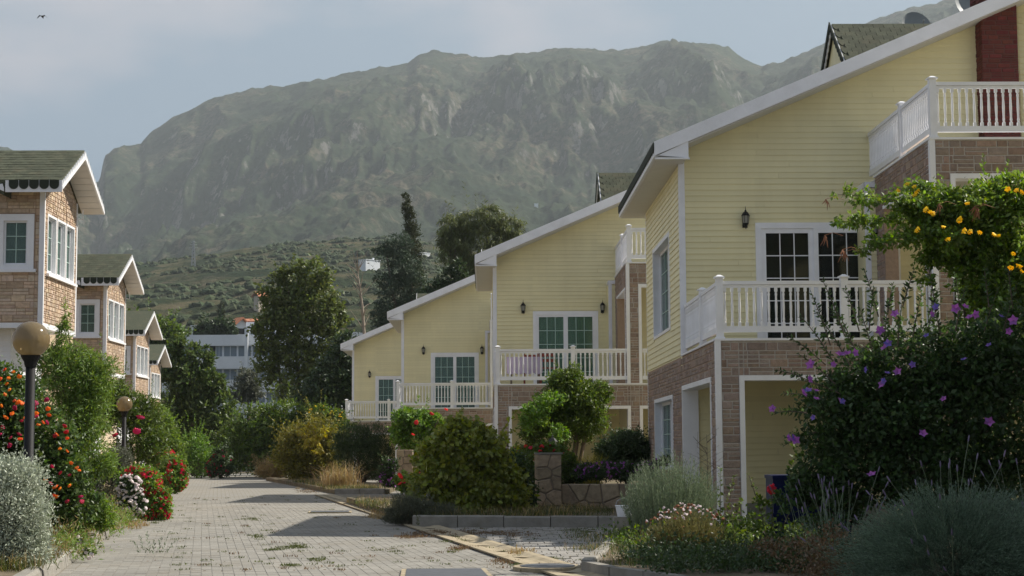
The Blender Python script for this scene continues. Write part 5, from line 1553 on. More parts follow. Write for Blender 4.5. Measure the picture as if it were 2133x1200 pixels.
def blossom_maker(kind):
    def f(b):
        if kind == 'cup':
            for k in range(5):
                a = 2 * math.pi * k / 5; c, s = math.cos(a), math.sin(a); c2, s2 = math.cos(a + .62), math.sin(a + .62); c3, s3 = math.cos(a - .62), math.sin(a - .62)
                b.add([(0, 0, 0), (c3 * .62, s3 * .62, .32), (c * 1.0, s * 1.0, .42), (c2 * .62, s2 * .62, .32)], [(0, 1, 2, 3)])
            b.tube([(0, 0, 0), (0, 0, .55)], [.07, .05], 5)
        elif kind == 'head':
            b.lathe((0, 0, -.4), [(.15, 0), (.75, .12), (1, .4), (.8, .7), (.35, .85)], 7)
            for k in range(9):
                a = 2.4 * k; q = .35 + .07 * k
                b.box(q * math.cos(a) - .18, q * math.cos(a) + .18, q * math.sin(a) - .18, q * math.sin(a) + .18, .05, .52 - .02 * k)
        elif kind == 'trumpets':
            for k in range(5):
                a = 2 * math.pi * k / 5; c, s = math.cos(a), math.sin(a)
                b.lathe((c * .5, s * .5, 0), [(.06, -.3), (.14, .1), (.38, .42), (.30, .45)], 6)
    return f
def blossoms(root, pts, size, m, kind='cup', seed=1, name='blossom', label=None):
    r = random.Random(seed)
    me = shared_mesh((name + '_' + kind + m.name, 0), blossom_maker(kind), m)
    for p in pts:
        o = put(name, me, p, root)
        s = size * r.uniform(0.75, 1.25); o.scale = (s, s, s)
        o.rotation_euler = (r.uniform(-1.0, 1.3), r.uniform(-0.9, 0.9), r.uniform(0, 6.28))
        if kind == 'cup': o.rotation_euler = (r.uniform(0.3, 1.7), r.uniform(-0.7, 0.7), r.uniform(-1, 1))
        if label: o['label'] = label

def surf(blobs, n, seed, side=(0, -1, 0.15), k=1.02, spread=0.9):
    """points on the outside of blobs, preferring one side"""
    r = rs_(seed); B = np.array(blobs, float); out = []
    sd_ = np.array(side); w = B[:, 3] * B[:, 5]; w = w / w.sum()
    while len(out) < n:
        i = r.choice(len(B), p=w); d = sphere_dirs(r, 1)[0]
        if (d @ sd_) < -0.15 + (1 - spread): continue
        p = B[i, :3] + d * B[i, 3:6] * k
        ins = (((p - B[:, :3]) / B[:, 3:6]) ** 2).sum(1)
        if (np.delete(ins, i) < 0.9).any(): continue
        out.append(tuple(p))
    return out

def blades(centers, n_each, h, spread, w, seed, lean=0.35, seg=2):
    """tufts of thin bent blades"""
    r = rs_(seed); C = np.repeat(np.array(centers, float), n_each, axis=0); n = len(C)
    P = C + np.stack([r.normal(size=n) * spread, r.normal(size=n) * spread, np.zeros(n)], 1)
    a = r.rand(n) * 2 * np.pi; l = lean * r.rand(n); H_ = h * (0.45 + 0.75 * r.rand(n))
    D = np.stack([np.cos(a), np.sin(a), np.zeros(n)], 1); S = np.stack([-np.sin(a), np.cos(a), np.zeros(n)], 1)
    a2 = r.rand(n) * 2 * np.pi; S = np.stack([np.cos(a2), np.sin(a2), np.zeros(n)], 1)
    V = []; m1 = P + D * (H_ * l * 0.4)[:, None] + np.array([0, 0, 1]) * (H_ * 0.6)[:, None]
    tip = P + D * (H_ * l)[:, None] * 1.4 + np.array([0, 0, 1]) * (H_ * (1 - 0.4 * l))[:, None]
    W = w * (0.6 + 0.8 * r.rand(n))
    V = np.stack([P - S * W[:, None] / 2, P + S * W[:, None] / 2, m1 + S * W[:, None] * .35, m1 - S * W[:, None] * .35, tip + S * W[:, None] * .08, tip - S * W[:, None] * .08], 1)
    base = np.arange(n)[:, None] * 6
    F = np.concatenate([base + np.array([0, 1, 2, 3]), base + np.array([3, 2, 4, 5])], 0)
    return V.reshape(-1, 3), F

def stem_leaves(bases, tips, per, L, w, seed, up_=0.7, bend=0.12, start=0.1):
    """narrow leaves set along bent stems; returns leaf mesh arrays and the stem polylines"""
    r = rs_(seed); B = np.array(bases, float); T = np.array(tips, float); n = len(B)
    k = np.tile(np.linspace(start, 1, per), n) + r.normal(size=n * per) * 0.02; i = np.repeat(np.arange(n), per)
    off = np.zeros((n, 3)); off[:, 2] = np.linalg.norm(T - B, axis=1) * bend
    def pos(t, i): return B[i] * (1 - t)[:, None] + T[i] * t[:, None] + off[i] * (4 * t * (1 - t))[:, None]
    P = pos(k, i); ax = T[i] - B[i]; ax /= np.linalg.norm(ax, axis=1, keepdims=True)
    D = sphere_dirs(r, n * per); D -= ax * (D * ax).sum(1, keepdims=True) * 0.8; D /= np.linalg.norm(D, axis=1, keepdims=True)
    D = D * (1 - up_) + ax * up_; D /= np.linalg.norm(D, axis=1, keepdims=True)
    Nn = sphere_dirs(r, n * per); Nn -= D * (Nn * D).sum(1, keepdims=True); Nn /= np.linalg.norm(Nn, axis=1, keepdims=True)
    LL = L * (0.6 + 0.7 * r.rand(n * per)) * (1.1 - 0.5 * k)
    return leaf_quads(P, D, Nn, LL, LL * w)

# ---- trees beyond the lane
TB = pxblobs([(575, 610, 30, 42), (610, 590, 28, 42), (655, 575, 34, 40), (600, 655, 45, 45), (660, 640, 48, 48), (565, 700, 38, 42), (620, 715, 40, 50), (690, 695, 34, 50), (560, 765, 30, 34), (600, 800, 40, 36), (665, 770, 45, 50), (700, 650, 22, 26)], 100)
root = plant('tall_tree', 'tall loose poplar with several stems before the white apartment block', 'tree', TB, 17000, 0.24, G_TREE, base=(at(640, 860, 100)[0], 100, 0.0), trunk=0, asp=0.6, seed=3, clump=34, cs=0.17, inner=0.35)
tb = at(640, 860, 100)
for k, (q0, q1) in enumerate([((628, 860), (600, 600)), ((652, 860), (655, 570)), ((640, 860), (690, 660)), ((615, 850), (570, 690))]):
    a = at(q0[0], 880, 100); c = at(q1[0], q1[1], 100)
    limbs(root, (a[0], 100 + 0.3 * k, 0.0), [c], 0.20, BARK, seed=k, wob=0.03)

CB = pxblobs([(836, 508, 26, 22), (818, 530, 30, 24), (802, 520, 20, 12), (845, 560, 32, 28), (812, 590, 30, 26), (858, 610, 28, 34), (826, 640, 38, 34), (796, 660, 24, 22), (868, 655, 22, 30), (840, 690, 46, 30), (792, 705, 26, 18)], 114)
plant('cedar_tree', 'dark layered cedar in front of the thin cypress', 'tree', CB, 18000, 0.24, G_CEDAR, base=(at(835, 900, 114)[0], 114, 0.0), trunk=0.3, stems=3, asp=0.25, seed=5, clump=40, cs=0.16, inner=0.5)
YB = pxblobs([(845, 414, 6, 10), (849, 432, 9, 14), (854, 458, 11, 20), (858, 490, 14, 26), (860, 530, 18, 30), (858, 580, 18, 40), (858, 650, 18, 50)], 120)
plant('cypress_tree', 'thin tall cypress spire rising above the cedar', 'tree', YB, 14000, 0.2, G_CYP, base=(at(858, 900, 120)[0], 120, 0.0), trunk=0.18, stems=2, asp=0.25, seed=6, clump=24, cs=0.22, inner=0.5, updir=0.7)
WB = pxblobs([(945, 480, 34, 36), (985, 462, 36, 32), (1020, 458, 34, 30), (1062, 482, 32, 34), (960, 520, 44, 36), (1010, 520, 46, 44), (1060, 530, 38, 40), (935, 510, 22, 30), (1000, 570, 45, 40)], 108)
plant('weeping_tree', 'broad weeping willow like tree behind the yellow gables', 'tree', WB, 21000, 0.34, G_WIL, base=(at(1000, 900, 108)[0], 108, 0.0), trunk=0.35, stems=5, asp=0.16, seed=8, clump=60, cs=0.16, droop=0.8, inner=0.35)
SB = pxblobs([(950, 590, 24, 34), (970, 620, 30, 34), (915, 605, 22, 24), (900, 625, 26, 20), (960, 560, 12, 22)], 104)
plant('round_tree', 'dark small leaved tree under the left side of the weeping tree', 'tree', SB, 7000, 0.22, G_DARK, base=(at(950, 900, 104)[0], 104, 0.0), trunk=0.2, stems=3, asp=0.5, seed=9)
# bare tree
root = empty('bare_tree', (at(765, 880, 96)[0], 96, 0), 'bare pale dead tree between the poplar and the cedar', 'tree')
b0 = Vector((at(768, 880, 96)[0], 96, 0)); mids = [Vector(at(*q, 96)) for q in ((765, 760), (758, 690), (755, 640), (750, 600), (745, 565))]
MB().tube([b0] + mids, [0.14, 0.12, 0.09, 0.07, 0.045, 0.015], 7).build('trunk', BARKP, root, smooth=True)
rnd = random.Random(12); bb = MB()
for k in range(34):
    t = rnd.uniform(1, 4.6); i = int(t); p = mids[i].lerp(mids[min(i + 1, 4)], t - i)
    d = Vector((rnd.uniform(-1, 1), rnd.uniform(-1, 1), rnd.uniform(0.5, 1.4))).normalized() * rnd.uniform(0.5, 1.5)
    bb.tube([p, p + d * 0.5 + Vector((0, 0, .05)), p + d], [0.028, 0.018, 0.006], 4)
bb.build('twigs', BARKP, root)

LB = pxblobs([(366, 722, 16, 22), (395, 738, 22, 22), (430, 745, 12, 22), (355, 780, 24, 36), (395, 800, 38, 44), (440, 800, 26, 30), (370, 860, 34, 50), (420, 870, 40, 48), (462, 850, 24, 32), (435, 935, 42, 38), (380, 935, 38, 38), (485, 890, 24, 30), (350, 900, 26, 50)], 89)
plant('broadleaf_tree', 'large dark broad leaved tree at the end of the left row', 'tree', LB, 20000, 0.26, G_LOQ, base=(at(410, 990, 89)[0], 89, 0.0), trunk=0.25, stems=5, asp=0.42, seed=14, clump=26, cs=0.17, updir=0.25)
OB = pxblobs([(515, 795, 20, 24), (505, 815, 22, 22), (528, 812, 16, 20)], 140)
plant('olive_tree', 'small grey green olive tree before the apartment block', 'tree', OB, 4000, 0.3, G_OLIVE, base=(at(515, 900, 140)[0], 140, 1.0), trunk=0.18, stems=2, asp=0.3, seed=16)
DB = pxblobs([(700, 790, 40, 50), (670, 830, 50, 40), (720, 740, 26, 45), (740, 800, 30, 60)], 92)
plant('dark_tree', 'dense dark tree beside the farthest yellow house', 'tree', DB, 13000, 0.22, G_DARK, base=(at(700, 960, 92)[0], 92, 0.0), trunk=0.22, stems=3, asp=0.5, seed=18)
MB_ = pxblobs([(540, 885, 50, 38), (600, 880, 52, 42), (650, 890, 46, 42), (500, 930, 48, 48), (560, 940, 60, 50), (620, 940, 60, 50), (680, 900, 40, 40)], 84)
plant('green_hedge', 'tall green hedge closing the far end of the lane', 'hedge', MB_, 22000, 0.2, G_HEDGE, base=(at(580, 990, 84)[0], 84, 0.0), trunk=0.1, asp=0.4, seed=20, clump=24)
for k, (blobs, lb, Y_, m_, n_) in enumerate([([(432, 684, 20, 12), (418, 690, 14, 12)], 'dark round tree left before the orange roofed villas', 235, G_DARK, 2500), ([(462, 682, 22, 14), (440, 692, 20, 10), (478, 690, 14, 10)], 'dark spreading tree before the white gabled villa', 232, G_DARK, 3500),
        ([(310, 690, 30, 30), (345, 700, 34, 26), (280, 700, 30, 30)], 'green tree clump behind the third brick bay house', 170, G_HEDGE, 5000), ([(461, 650, 4, 14)], 'single thin distant cypress above the orange roof', 300, G_CYP, 700)]):
    bl__ = pxblobs(blobs, Y_); plant('distant_tree', lb, 'tree', bl__, n_, 0.45, m_, base=(bl__[0][0], Y_, min(q[2] - q[5] for q in bl__) - 3), trunk=0.2, stems=2, asp=0.5, seed=30 + k)

# scrub on the foothill: thousands of bushes
def hillscrub():
    r = rs_(77); n = 12000
    px = r.rand(n) * 1500 + 150; Y_ = 300 + (830 - 300) * r.rand(n) ** 0.8
    col = TX[:, 0] / TY[0, 0] * 3500 + 1012
    i = np.clip(np.searchsorted(col, px), 0, len(col) - 1); j = np.clip(np.searchsorted(TY[0], Y_), 0, TY.shape[1] - 1)
    dens = fbm(TX[i, j] / 45, TY[i, j] / 45, 4, 99)
    keep = dens > 0.50; i, j = i[keep], j[keep]; n = len(i)
    C = np.stack([TX[i, j] + r.normal(size=n) * .8, TY[i, j], TZ[i, j]], 1)
    s = 0.5 + 1.5 * r.rand(n) ** 2.5
    dirs = []
    t = np.array([[0, 0, 1.0], [.9, 0, .45], [.28, .86, .5], [-.73, .53, .4], [-.73, -.53, .5], [.28, -.86, .42], [1.1, .3, -.2], [-.2, 1.1, -.2], [-1.1, .1, -.2], [-.5, -1.0, -.2], [.6, -.9, -.2]])
    F0 = np.array([[0, 1, 2], [0, 2, 3], [0, 3, 4], [0, 4, 5], [0, 5, 1], [1, 6, 2], [2, 6, 7], [2, 7, 3], [3, 7, 8], [3, 8, 4], [4, 8, 9], [4, 9, 5], [5, 9, 10], [5, 10, 1], [1, 10, 6]])
    V = C[:, None, :] + t[None] * (s[:, None, None] * np.array([1, 1, .85])) * (0.7 + 0.6 * r.rand(n, 11, 1))
    F = (np.arange(n)[:, None, None] * 11 + F0[None]).reshape(-1, 3)
    m = mat('hill_bush_green', (0.036, 0.052, 0.020), rough=0.9, var=0.35, hue=0.02)
    o = np_mesh('hillside_scrub', V.reshape(-1, 3), F, m, kind='stuff'); o['label'] = 'low dark bushes scattered over the green foothill'
hillscrub()

# ---- end of the lane
e = pxblobs([(462, 965, 22, 26), (445, 975, 16, 18)], 80)
root = plant('oleander', 'pink flowering oleander at the far left end of the lane', 'shrub', e, 2600, 0.13, G_SHRUB, base=(e[0][0], 80, 0.0), trunk=0.03, seed=40)
blossoms(root, surf(e, 46, 4), 0.065, G_CRIM, seed=3)
e = pxblobs([(560, 982, 28, 16), (585, 985, 22, 12)], 79)
plant('dry_bush', 'pale dry grassy mound before the green hedge', 'bush', e, 3200, 0.18, G_DRY, base=(e[0][0], 79, 0.0), trunk=0.02, asp=0.15, seed=41, updir=0.8)
e = pxblobs([(420, 960, 34, 30), (405, 930, 24, 30)], 81)
plant('bush', 'bright green bush left of the pink oleander', 'bush', e, 4200, 0.12, G_BRIGHT, base=(e[0][0], 81, 0.0), trunk=0.03, seed=42)

# ---- right hand shrubs, far to near
e = pxblobs([(668, 862, 26, 16), (700, 866, 22, 10)], 73)
root = plant('flowering_bush', 'tall bush dotted with small yellow flowers left of the farthest balcony', 'bush', e + pxblobs([(690, 900, 40, 30)], 73), 5500, 0.12, G_HEDGE, base=(e[0][0], 73, 0.0), trunk=0.04, seed=43)
blossoms(root, surf(e, 26, 7), 0.045, G_YELF, kind='head', seed=4)
e = pxblobs([(625, 915, 40, 34), (670, 905, 42, 36), (602, 945, 32, 34), (650, 950, 48, 42), (692, 940, 30, 44), (640, 975, 46, 26)], 69)
root = plant('golden_shrub', 'big rounded golden green shrub leaning over the lane', 'shrub', e, 19000, 0.11, G_YEL, base=(at(650, 1000, 69)[0], 69, 0.0), trunk=0.05, seed=44, cs=0.2, clump=20)
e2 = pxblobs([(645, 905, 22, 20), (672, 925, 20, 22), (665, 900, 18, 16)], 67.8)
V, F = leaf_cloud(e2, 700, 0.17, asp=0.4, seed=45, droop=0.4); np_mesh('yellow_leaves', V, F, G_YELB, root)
e = pxblobs([(735, 915, 38, 28), (780, 918, 34, 30), (745, 955, 44, 38), (790, 960, 34, 40), (715, 935, 22, 26)], 62)
plant('dark_shrub', 'dark green upright shrub before the farthest brick base', 'shrub', e, 19000, 0.10, G_SHRUB, base=(at(755, 1005, 62)[0], 62, 0.0), trunk=0.05, seed=46, asp=0.22, updir=0.8)
p = at(700, 1022, 54.0)
root = empty('grass_tuft', (p[0], 54, 0.0), 'tall pale dry grass tuft at the foot of the dark shrub', 'grass tuft')
V, F = blades([(p[0] + dx_, 54 + dy_, 0.05) for dx_ in (-.25, 0, .25, .45) for dy_ in (-.2, .2)], 60, 0.85, 0.13, 0.018, 5, lean=0.7); np_mesh('blades', V, F, G_DRY, root)
e = pxblobs([(812, 975, 14, 16), (806, 995, 14, 16), (818, 1004, 12, 10)], 53)
root = plant('bougainvillea', 'small magenta flowering bush left of the small stone pier', 'bush', e, 2200, 0.09, G_SHRUB, base=(e[0][0], 53, 0.0), trunk=0.02, seed=48)
blossoms(root, surf(e, 60, 9), 0.05, G_MAU, seed=5)
e = pxblobs([(850, 872, 26, 20), (880, 885, 30, 26), (842, 905, 24, 24), (870, 915, 28, 20), (905, 880, 18, 16)], 56)
root = plant('small_tree', 'small bright lime green tree with a few red flowers at the third house', 'tree', e, 11000, 0.12, G_BRIGHT, base=(at(865, 1000, 56)[0], 56, 0.1), trunk=0.05, stems=4, seed=49)
blossoms(root, [at(867, 880, 54.6), at(899, 862, 54.6), at(929, 853, 54.6), at(860, 905, 54.6)], 0.065, G_RED, kind='head', seed=2)
limbs(root, (at(905, 890, 55)[0], 55, at(905, 890, 55)[2]), [at(931, 852, 55)], 0.02, seed=3, name='twig')
e = pxblobs([(835, 998, 12, 14), (855, 1008, 20, 16), (878, 1000, 16, 16)], 42)
root = plant('geranium', 'red geraniums left of the wide greenish bush', 'flowering plant', e, 2200, 0.09, G_FEATH, base=(e[0][0], 42, 0.05), trunk=0.0, seed=50, asp=0.9)
blossoms(root, [at(*q, 41.5) for q in ((834, 992), (833, 1008), (861, 1012), (873, 1010), (878, 987), (857, 1016), (842, 1003))], 0.085, G_RED, kind='head', seed=6)

# wide greenish bush in front of the second house
e = pxblobs([(960, 925, 55, 45), (920, 955, 45, 42), (1000, 945, 50, 45), (940, 1000, 62, 48), (1010, 1005, 60, 50), (1045, 1020, 48, 50), (900, 1035, 45, 40), (975, 1050, 70, 38), (1060, 1055, 42, 32), (955, 895, 30, 22)], 31.0)
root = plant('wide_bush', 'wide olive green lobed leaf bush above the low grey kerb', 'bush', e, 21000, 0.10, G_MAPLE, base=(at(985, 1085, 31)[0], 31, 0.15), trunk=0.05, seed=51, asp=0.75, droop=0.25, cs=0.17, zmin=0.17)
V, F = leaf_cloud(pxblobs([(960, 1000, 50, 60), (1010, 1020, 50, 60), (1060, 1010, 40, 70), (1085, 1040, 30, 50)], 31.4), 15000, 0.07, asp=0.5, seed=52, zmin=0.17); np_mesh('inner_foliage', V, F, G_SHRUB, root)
e = pxblobs([(840, 1062, 32, 28), (880, 1068, 34, 24), (820, 1080, 22, 16), (920, 1075, 36, 18)], 29.3)
plant('rosemary_bush', 'low grey brown straggly bush at the lane end of the low kerb', 'bush', e, 14000, 0.06, G_OLIVE, base=(e[0][0], 29.3, 0.15), trunk=0.02, seed=53, asp=0.15, updir=1.0, zmin=0.03)
# small tree on the raised bed
e = pxblobs([(1180, 800, 34, 30), (1205, 835, 50, 40), (1150, 850, 40, 34), (1225, 870, 36, 36), (1130, 880, 34, 28), (1185, 890, 46, 30), (1195, 780, 14, 20), (1240, 815, 22, 20), (1110, 905, 20, 22), (1262, 820, 14, 12)], 37.5)
root = plant('small_tree', 'small dark green tree before the brick front of the second house', 'tree', e, 24000, 0.085, G_HEDGE, base=(at(1200, 960, 37.5)[0], 37.5, 0.55), trunk=0.06, stems=6, seed=54, asp=0.4, cs=0.19)
V, F = leaf_cloud(pxblobs([(1120, 850, 30, 20), (1110, 880, 26, 20), (1150, 830, 24, 16), (1160, 905, 20, 20)], 36.6), 2600, 0.085, asp=0.4, seed=55); np_mesh('bright_green_shoots', V, F, G_BRIGHT, root)  # shoots in a lighter green leaf colour than the rest of the crown
e = pxblobs([(1305, 935, 48, 34), (1280, 945, 36, 28), (1335, 945, 36, 28), (1310, 920, 30, 20)], 35.5)
plant('round_bush', 'dark rounded bush on the raised bed behind the purple flowers', 'bush', e, 16000, 0.06, G_SHRUB, base=(e[0][0], 35.5, 0.55), trunk=0.04, seed=56, cs=0.18)
e = pxblobs([(1225, 982, 26, 16), (1260, 980, 30, 18), (1300, 982, 30, 18), (1340, 980, 30, 18), (1380, 975, 26, 20), (1400, 965, 16, 18)], 33.3)
root = plant('trailing_flowers', 'purple flowered trailing hedge on top of the low stone wall', 'flowering plant', e, 13000, 0.05, G_SHRUB, base=(e[1][0], 33.3, 0.6), trunk=0.0, seed=57)
blossoms(root, surf(e, 170, 12), 0.028, G_MAU, seed=8)
e = pxblobs([(1195, 985, 22, 20), (1180, 965, 22, 18), (1170, 990, 20, 18)], 34.0)
plant('bush', 'green bush just right of the tall stone pier', 'bush', e, 5000, 0.06, G_HEDGE, base=(e[0][0], 34, 0.56), trunk=0.0, seed=58)
p = at(1225, 965, 34.6)
root = empty('grass_tuft', (p[0], 34.6, 0.56), 'sunlit golden grass tuft between small tree and round bush', 'grass tuft')
V, F = blades([(p[0] + dx_, 34.6, 0.56) for dx_ in (-.16, -.05, .08, .18)], 80, 0.62, 0.06, 0.012, 6, lean=0.4); np_mesh('blades', V, F, G_YELB, root)
e = pxblobs([(1095, 945, 26, 14), (1135, 940, 24, 14), (1165, 942, 18, 12)], 34.4)
root = plant('geranium', 'dull red geraniums above the tall stone pier', 'flowering plant', e, 3000, 0.07, G_HEDGE, base=(e[0][0], 34.4, 0.56), trunk=0.0, seed=59, asp=0.9)
blossoms(root, surf(e, 34, 13, k=1.1), 0.04, G_RED, kind='head', seed=9)
e = pxblobs([(1080, 970, 36, 26), (1095, 1010, 28, 34), (1060, 985, 30, 28)], 33.6)
plant('bush', 'shaded green bush between the wide bush and the stone pier', 'bush', e, 9000, 0.06, G_HEDGE, base=(e[0][0], 33.6, 0.15), trunk=0.0, seed=60, zmin=0.17)

# rosemary, dry daisy bush, lavender mound
def stem_bush(name, label, cat, c, rad, height, stems, per, L, w, m, seed, lean=0.55, spikes=0, spike_m=None, flat=1.0, tilt=(0, 0), dome=False):
    r = rs_(seed); root = empty(name, c, label, cat)
    a = r.rand(stems) * 2 * np.pi; q = np.sqrt(r.rand(stems))
    bx = c[0] + np.cos(a) * q * rad * 0.75; by = c[1] + np.sin(a) * q * rad * 0.75
    hh = height * (1 - 0.45 * q ** 2 * flat) * (0.75 + 0.4 * r.rand(stems))
    tx = c[0] + np.cos(a) * q * rad * (0.75 + lean) + tilt[0] * hh; ty = c[1] + np.sin(a) * q * rad * (0.75 + lean) + tilt[1] * hh
    B = np.stack([bx, by, np.full(stems, c[2])], 1); T = np.stack([tx, ty, c[2] + hh], 1)
    if dome:
        th = np.arccos(1 - r.rand(stems) * 0.93); lump = 0.70 + 0.5 * fbm(np.cos(a) * 3.4 * th + 9, np.sin(a) * 3.4 * th + 9, 3, seed)
        T = np.stack([c[0] + np.cos(a) * np.sin(th) * rad, c[1] + np.sin(a) * np.sin(th) * rad, np.full(stems, c[2]) + 0 * a], 1)
        T[:, 2] += np.cos(th) * height
        T = (T - np.array(c)) * (lump * (0.93 + 0.12 * r.rand(stems)))[:, None] + np.array(c)
        B = (T - np.array(c)) * 0.45 + np.array(c)
    V, F = stem_leaves(B, T, per, L, w, seed + 1, start=0.15); np_mesh('foliage', V, F, m, root)
    if spikes:
        b = MB(); s = MB()
        for k in range(spikes):
            i = r.randint(stems); p = Vector(T[i]) * 0.92 + Vector(B[i]) * 0.08
            d = Vector(((p.x - c[0]) * 0.6 + r.normal() * 0.10, (p.y - c[1]) * 0.4 + r.normal() * 0.08, 0.6)).normalized(); l = 0.12 + 0.34 * r.rand()
            e_ = p + d * l; b.tube([p, (p + e_) / 2 + Vector((0, 0, .02)), e_], 0.003, 3)
            s.tube([e_, e_ + d * 0.02, e_ + d * 0.05, e_ + d * 0.065], [0.004, 0.008, 0.007, 0.002], 5)
        b.build('flower_stalks', G_ROSM, root, kind='stuff'); s.build('flower_spikes', spike_m, root, kind='stuff')
    return root
stem_bush('rosemary_bush', 'sunlit silvery rosemary beside the nearest yellow house', 'bush', (2.42, 22.2, 0.1), 0.64, 1.08, 820, 50, 0.05, 0.2, G_ROSM, 61, lean=0.3)
root = stem_bush('daisy_bush', 'brown green bush with dried white daisies before the rosemary', 'bush', (2.28, 19.3, 0.1), 0.42, 0.46, 700, 26, 0.045, 0.2, G_DAISY, 63, lean=0.35)
r = rs_(64); pts = [(2.28 + a_ * 0.46 * math.cos(t_), 19.3 + a_ * 0.4 * math.sin(t_), 0.1 + 0.52 * (1 - 0.4 * a_ * a_) + 0.08 * s_) for a_, t_, s_ in zip(np.sqrt(r.rand(110)), r.rand(110) * 6.28, r.rand(110))]
blossoms(root, pts[:60], 0.014, G_WHT, kind='head', seed=3); blossoms(root, pts[60:], 0.016, G_PETD, kind='head', seed=4, name='dry_head')
V, F = blades([(p_[0], p_[1], 0.12) for p_ in pts], 5, 0.34, 0.12, 0.005, 8, lean=1.1); np_mesh('dry_stalks', V, F, G_WEED, root)
stem_bush('lavender_mound', 'large shaded grey green lavender mound in the near right corner', 'bush', (4.20, 15.2, 0.0), 1.12, 0.98, 3400, 34, 0.042, 0.2, G_LAV, 65, lean=0.22, spikes=46, spike_m=G_LVF, dome=True)
stem_bush('lavender_bush', 'second lavender half hidden behind the large mound', 'bush', (5.3, 16.3, 0.0), 0.8, 0.85, 1500, 34, 0.045, 0.2, G_LAV, 66, lean=0.2, spikes=26, spike_m=G_LVF, dome=True)
stem_bush('lavender_bush', 'loose lavender with long leaning flower stalks under the hibiscus', 'bush', (3.55, 17.2, 0.1), 0.5, 0.6, 160, 26, 0.045, 0.15, G_LAV, 67, lean=0.5, spikes=46, spike_m=G_LVF)
# brown dry plants between daisies and lavender
root = empty('dry_weeds', (3.1, 16.6, 0.1), 'rust brown dry weeds left of the lavender mound', 'weeds')
V, F = leaf_cloud([(3.05, 16.4, 0.22, .25, .5, .22), (2.9, 17.2, 0.2, .25, .5, .18), (3.15, 15.6, 0.3, .2, .4, .3)], 4200, 0.035, asp=0.5, seed=68); np_mesh('foliage', V, F, G_WEED, root)
# ground cover in the near bed
cs_ = [(rs_(70 + i).uniform(1.15, 5.5), rs_(170 + i).uniform(17.2, 24.2), 0.1) for i in range(360)]
V, F = blades(cs_, 16, 0.09, 0.12, 0.007, 9, lean=1.3)
o = np_mesh('weedy_grass', V, F, G_GRASS, kind='stuff'); o['label'] = 'weedy grass in the near garden bed'
V, F = blades(cs_[::4], 12, 0.10, 0.14, 0.006, 10, lean=1.3)
o = np_mesh('dry_grass', V, F, G_DRY, kind='stuff'); o['label'] = 'dry grass in the near garden bed'

gcov = [(1.78 + 0.37 * (k % 7), 16.5 + 0.75 * (k // 7) + 0.1 * (k % 3), 0.12, 0.30, 0.42, 0.10 + 0.05 * ((k * 7) % 3)) for k in range(28)]
plant('ground_cover', 'low dark green ground cover between the daisy bush and lavender', 'ground cover', gcov, 17000, 0.042, G_SHRUB, base=(2.3, 17.0, 0.1), trunk=0.0, seed=111, asp=0.5, updir=0.4, zmin=0.11, cs=0.35, inner=0.6)
gcov = [(1.9 + 0.4 * (k % 6), 20.6 + 0.8 * (k // 6), 0.12, 0.32, 0.45, 0.12 + 0.05 * ((k * 5) % 3)) for k in range(24)] + pxblobs([(1560, 1085, 40, 26), (1620, 1110, 40, 30), (1690, 1110, 40, 34), (1590, 1060, 20, 20)], 18.9)
plant('ground_cover', 'low green growth at the foot of the blue planter', 'ground cover', gcov, 15000, 0.05, G_HEDGE, base=(2.8, 20.5, 0.1), trunk=0.0, seed=112, asp=0.5, updir=0.4, zmin=0.11, cs=0.3, inner=0.6)
# hibiscus shrub
HBs = pxblobs([(1730, 1055, 62, 50), (1690, 1010, 36, 34), (1650, 1040, 26, 30), (1810, 800, 80, 66), (1910, 765, 90, 74), (2010, 760, 100, 84), (2110, 730, 90, 90), (1740, 850, 64, 62), (1840, 880, 100, 80), (1960, 890, 120, 90), (2090, 880, 110, 110), (1725, 940, 56, 60), (1800, 975, 90, 66), (1930, 1000, 120, 66), (2080, 1010, 110, 70)], 18.2)
root = plant('hibiscus_shrub', 'large dark shrub full of mauve hibiscus blossoms at the right', 'shrub', HBs, 46000, 0.06, G_HIB, base=(at(1900, 1100, 18.2)[0], 18.2, 0.1), trunk=0.035, stems=9, seed=71, asp=0.6, cs=0.19, clump=22, inner=0.3)
# long leafy shoots that stand free of the shrub
r = rs_(72); sb, stp = [], []
for (bx_, by_, tx_, ty_) in [(1770, 760, 1700, 650), (1790, 750, 1740, 640), (1820, 740, 1790, 640), (1840, 730, 1850, 630), (1870, 720, 1880, 620), (1900, 710, 1920, 610), (1930, 700, 1955, 600), (1960, 700, 1940, 620), (1990, 690, 2010, 600), (1740, 800, 1660, 735), (1750, 820, 1660, 790), (1730, 870, 1640, 850), (2050, 690, 2080, 600), (2090, 690, 2120, 590), (1720, 760, 1640, 700), (1730, 720, 1690, 610), (1760, 700, 1712, 580), (1790, 690, 1760, 600), (1830, 660, 1800, 560), (1850, 650, 1860, 590), (1880, 640, 1905, 560), (1700, 800, 1615, 770), (1710, 830, 1630, 820), (1950, 650, 1935, 560), (2000, 650, 1990, 570), (2060, 640, 2050, 560), (1680, 860, 1610, 860), (1740, 760, 1670, 660), (1810, 690, 1820, 600), (1700, 900, 1630, 930), (1780, 730, 1730, 640), (2110, 650, 2100, 560)]:
    Yq = 17.6 + 0.8 * r.rand(); sb.append(at(bx_, by_, Yq)); stp.append(at(tx_, ty_, Yq))
V, F = stem_leaves(sb, stp, 46, 0.075, 0.42, 73, up_=0.35, bend=0.05); np_mesh('shoots', V, F, G_HIB, root, kind='stuff')
b = MB()
for p, q in zip(sb, stp): MB().tube([p, tuple((Vector(p) + Vector(q)) / 2 + Vector((0, 0, (Vector(q) - Vector(p)).length * .05))), q], [0.008, 0.006, 0.003], 5).build('branch', BARK, root)
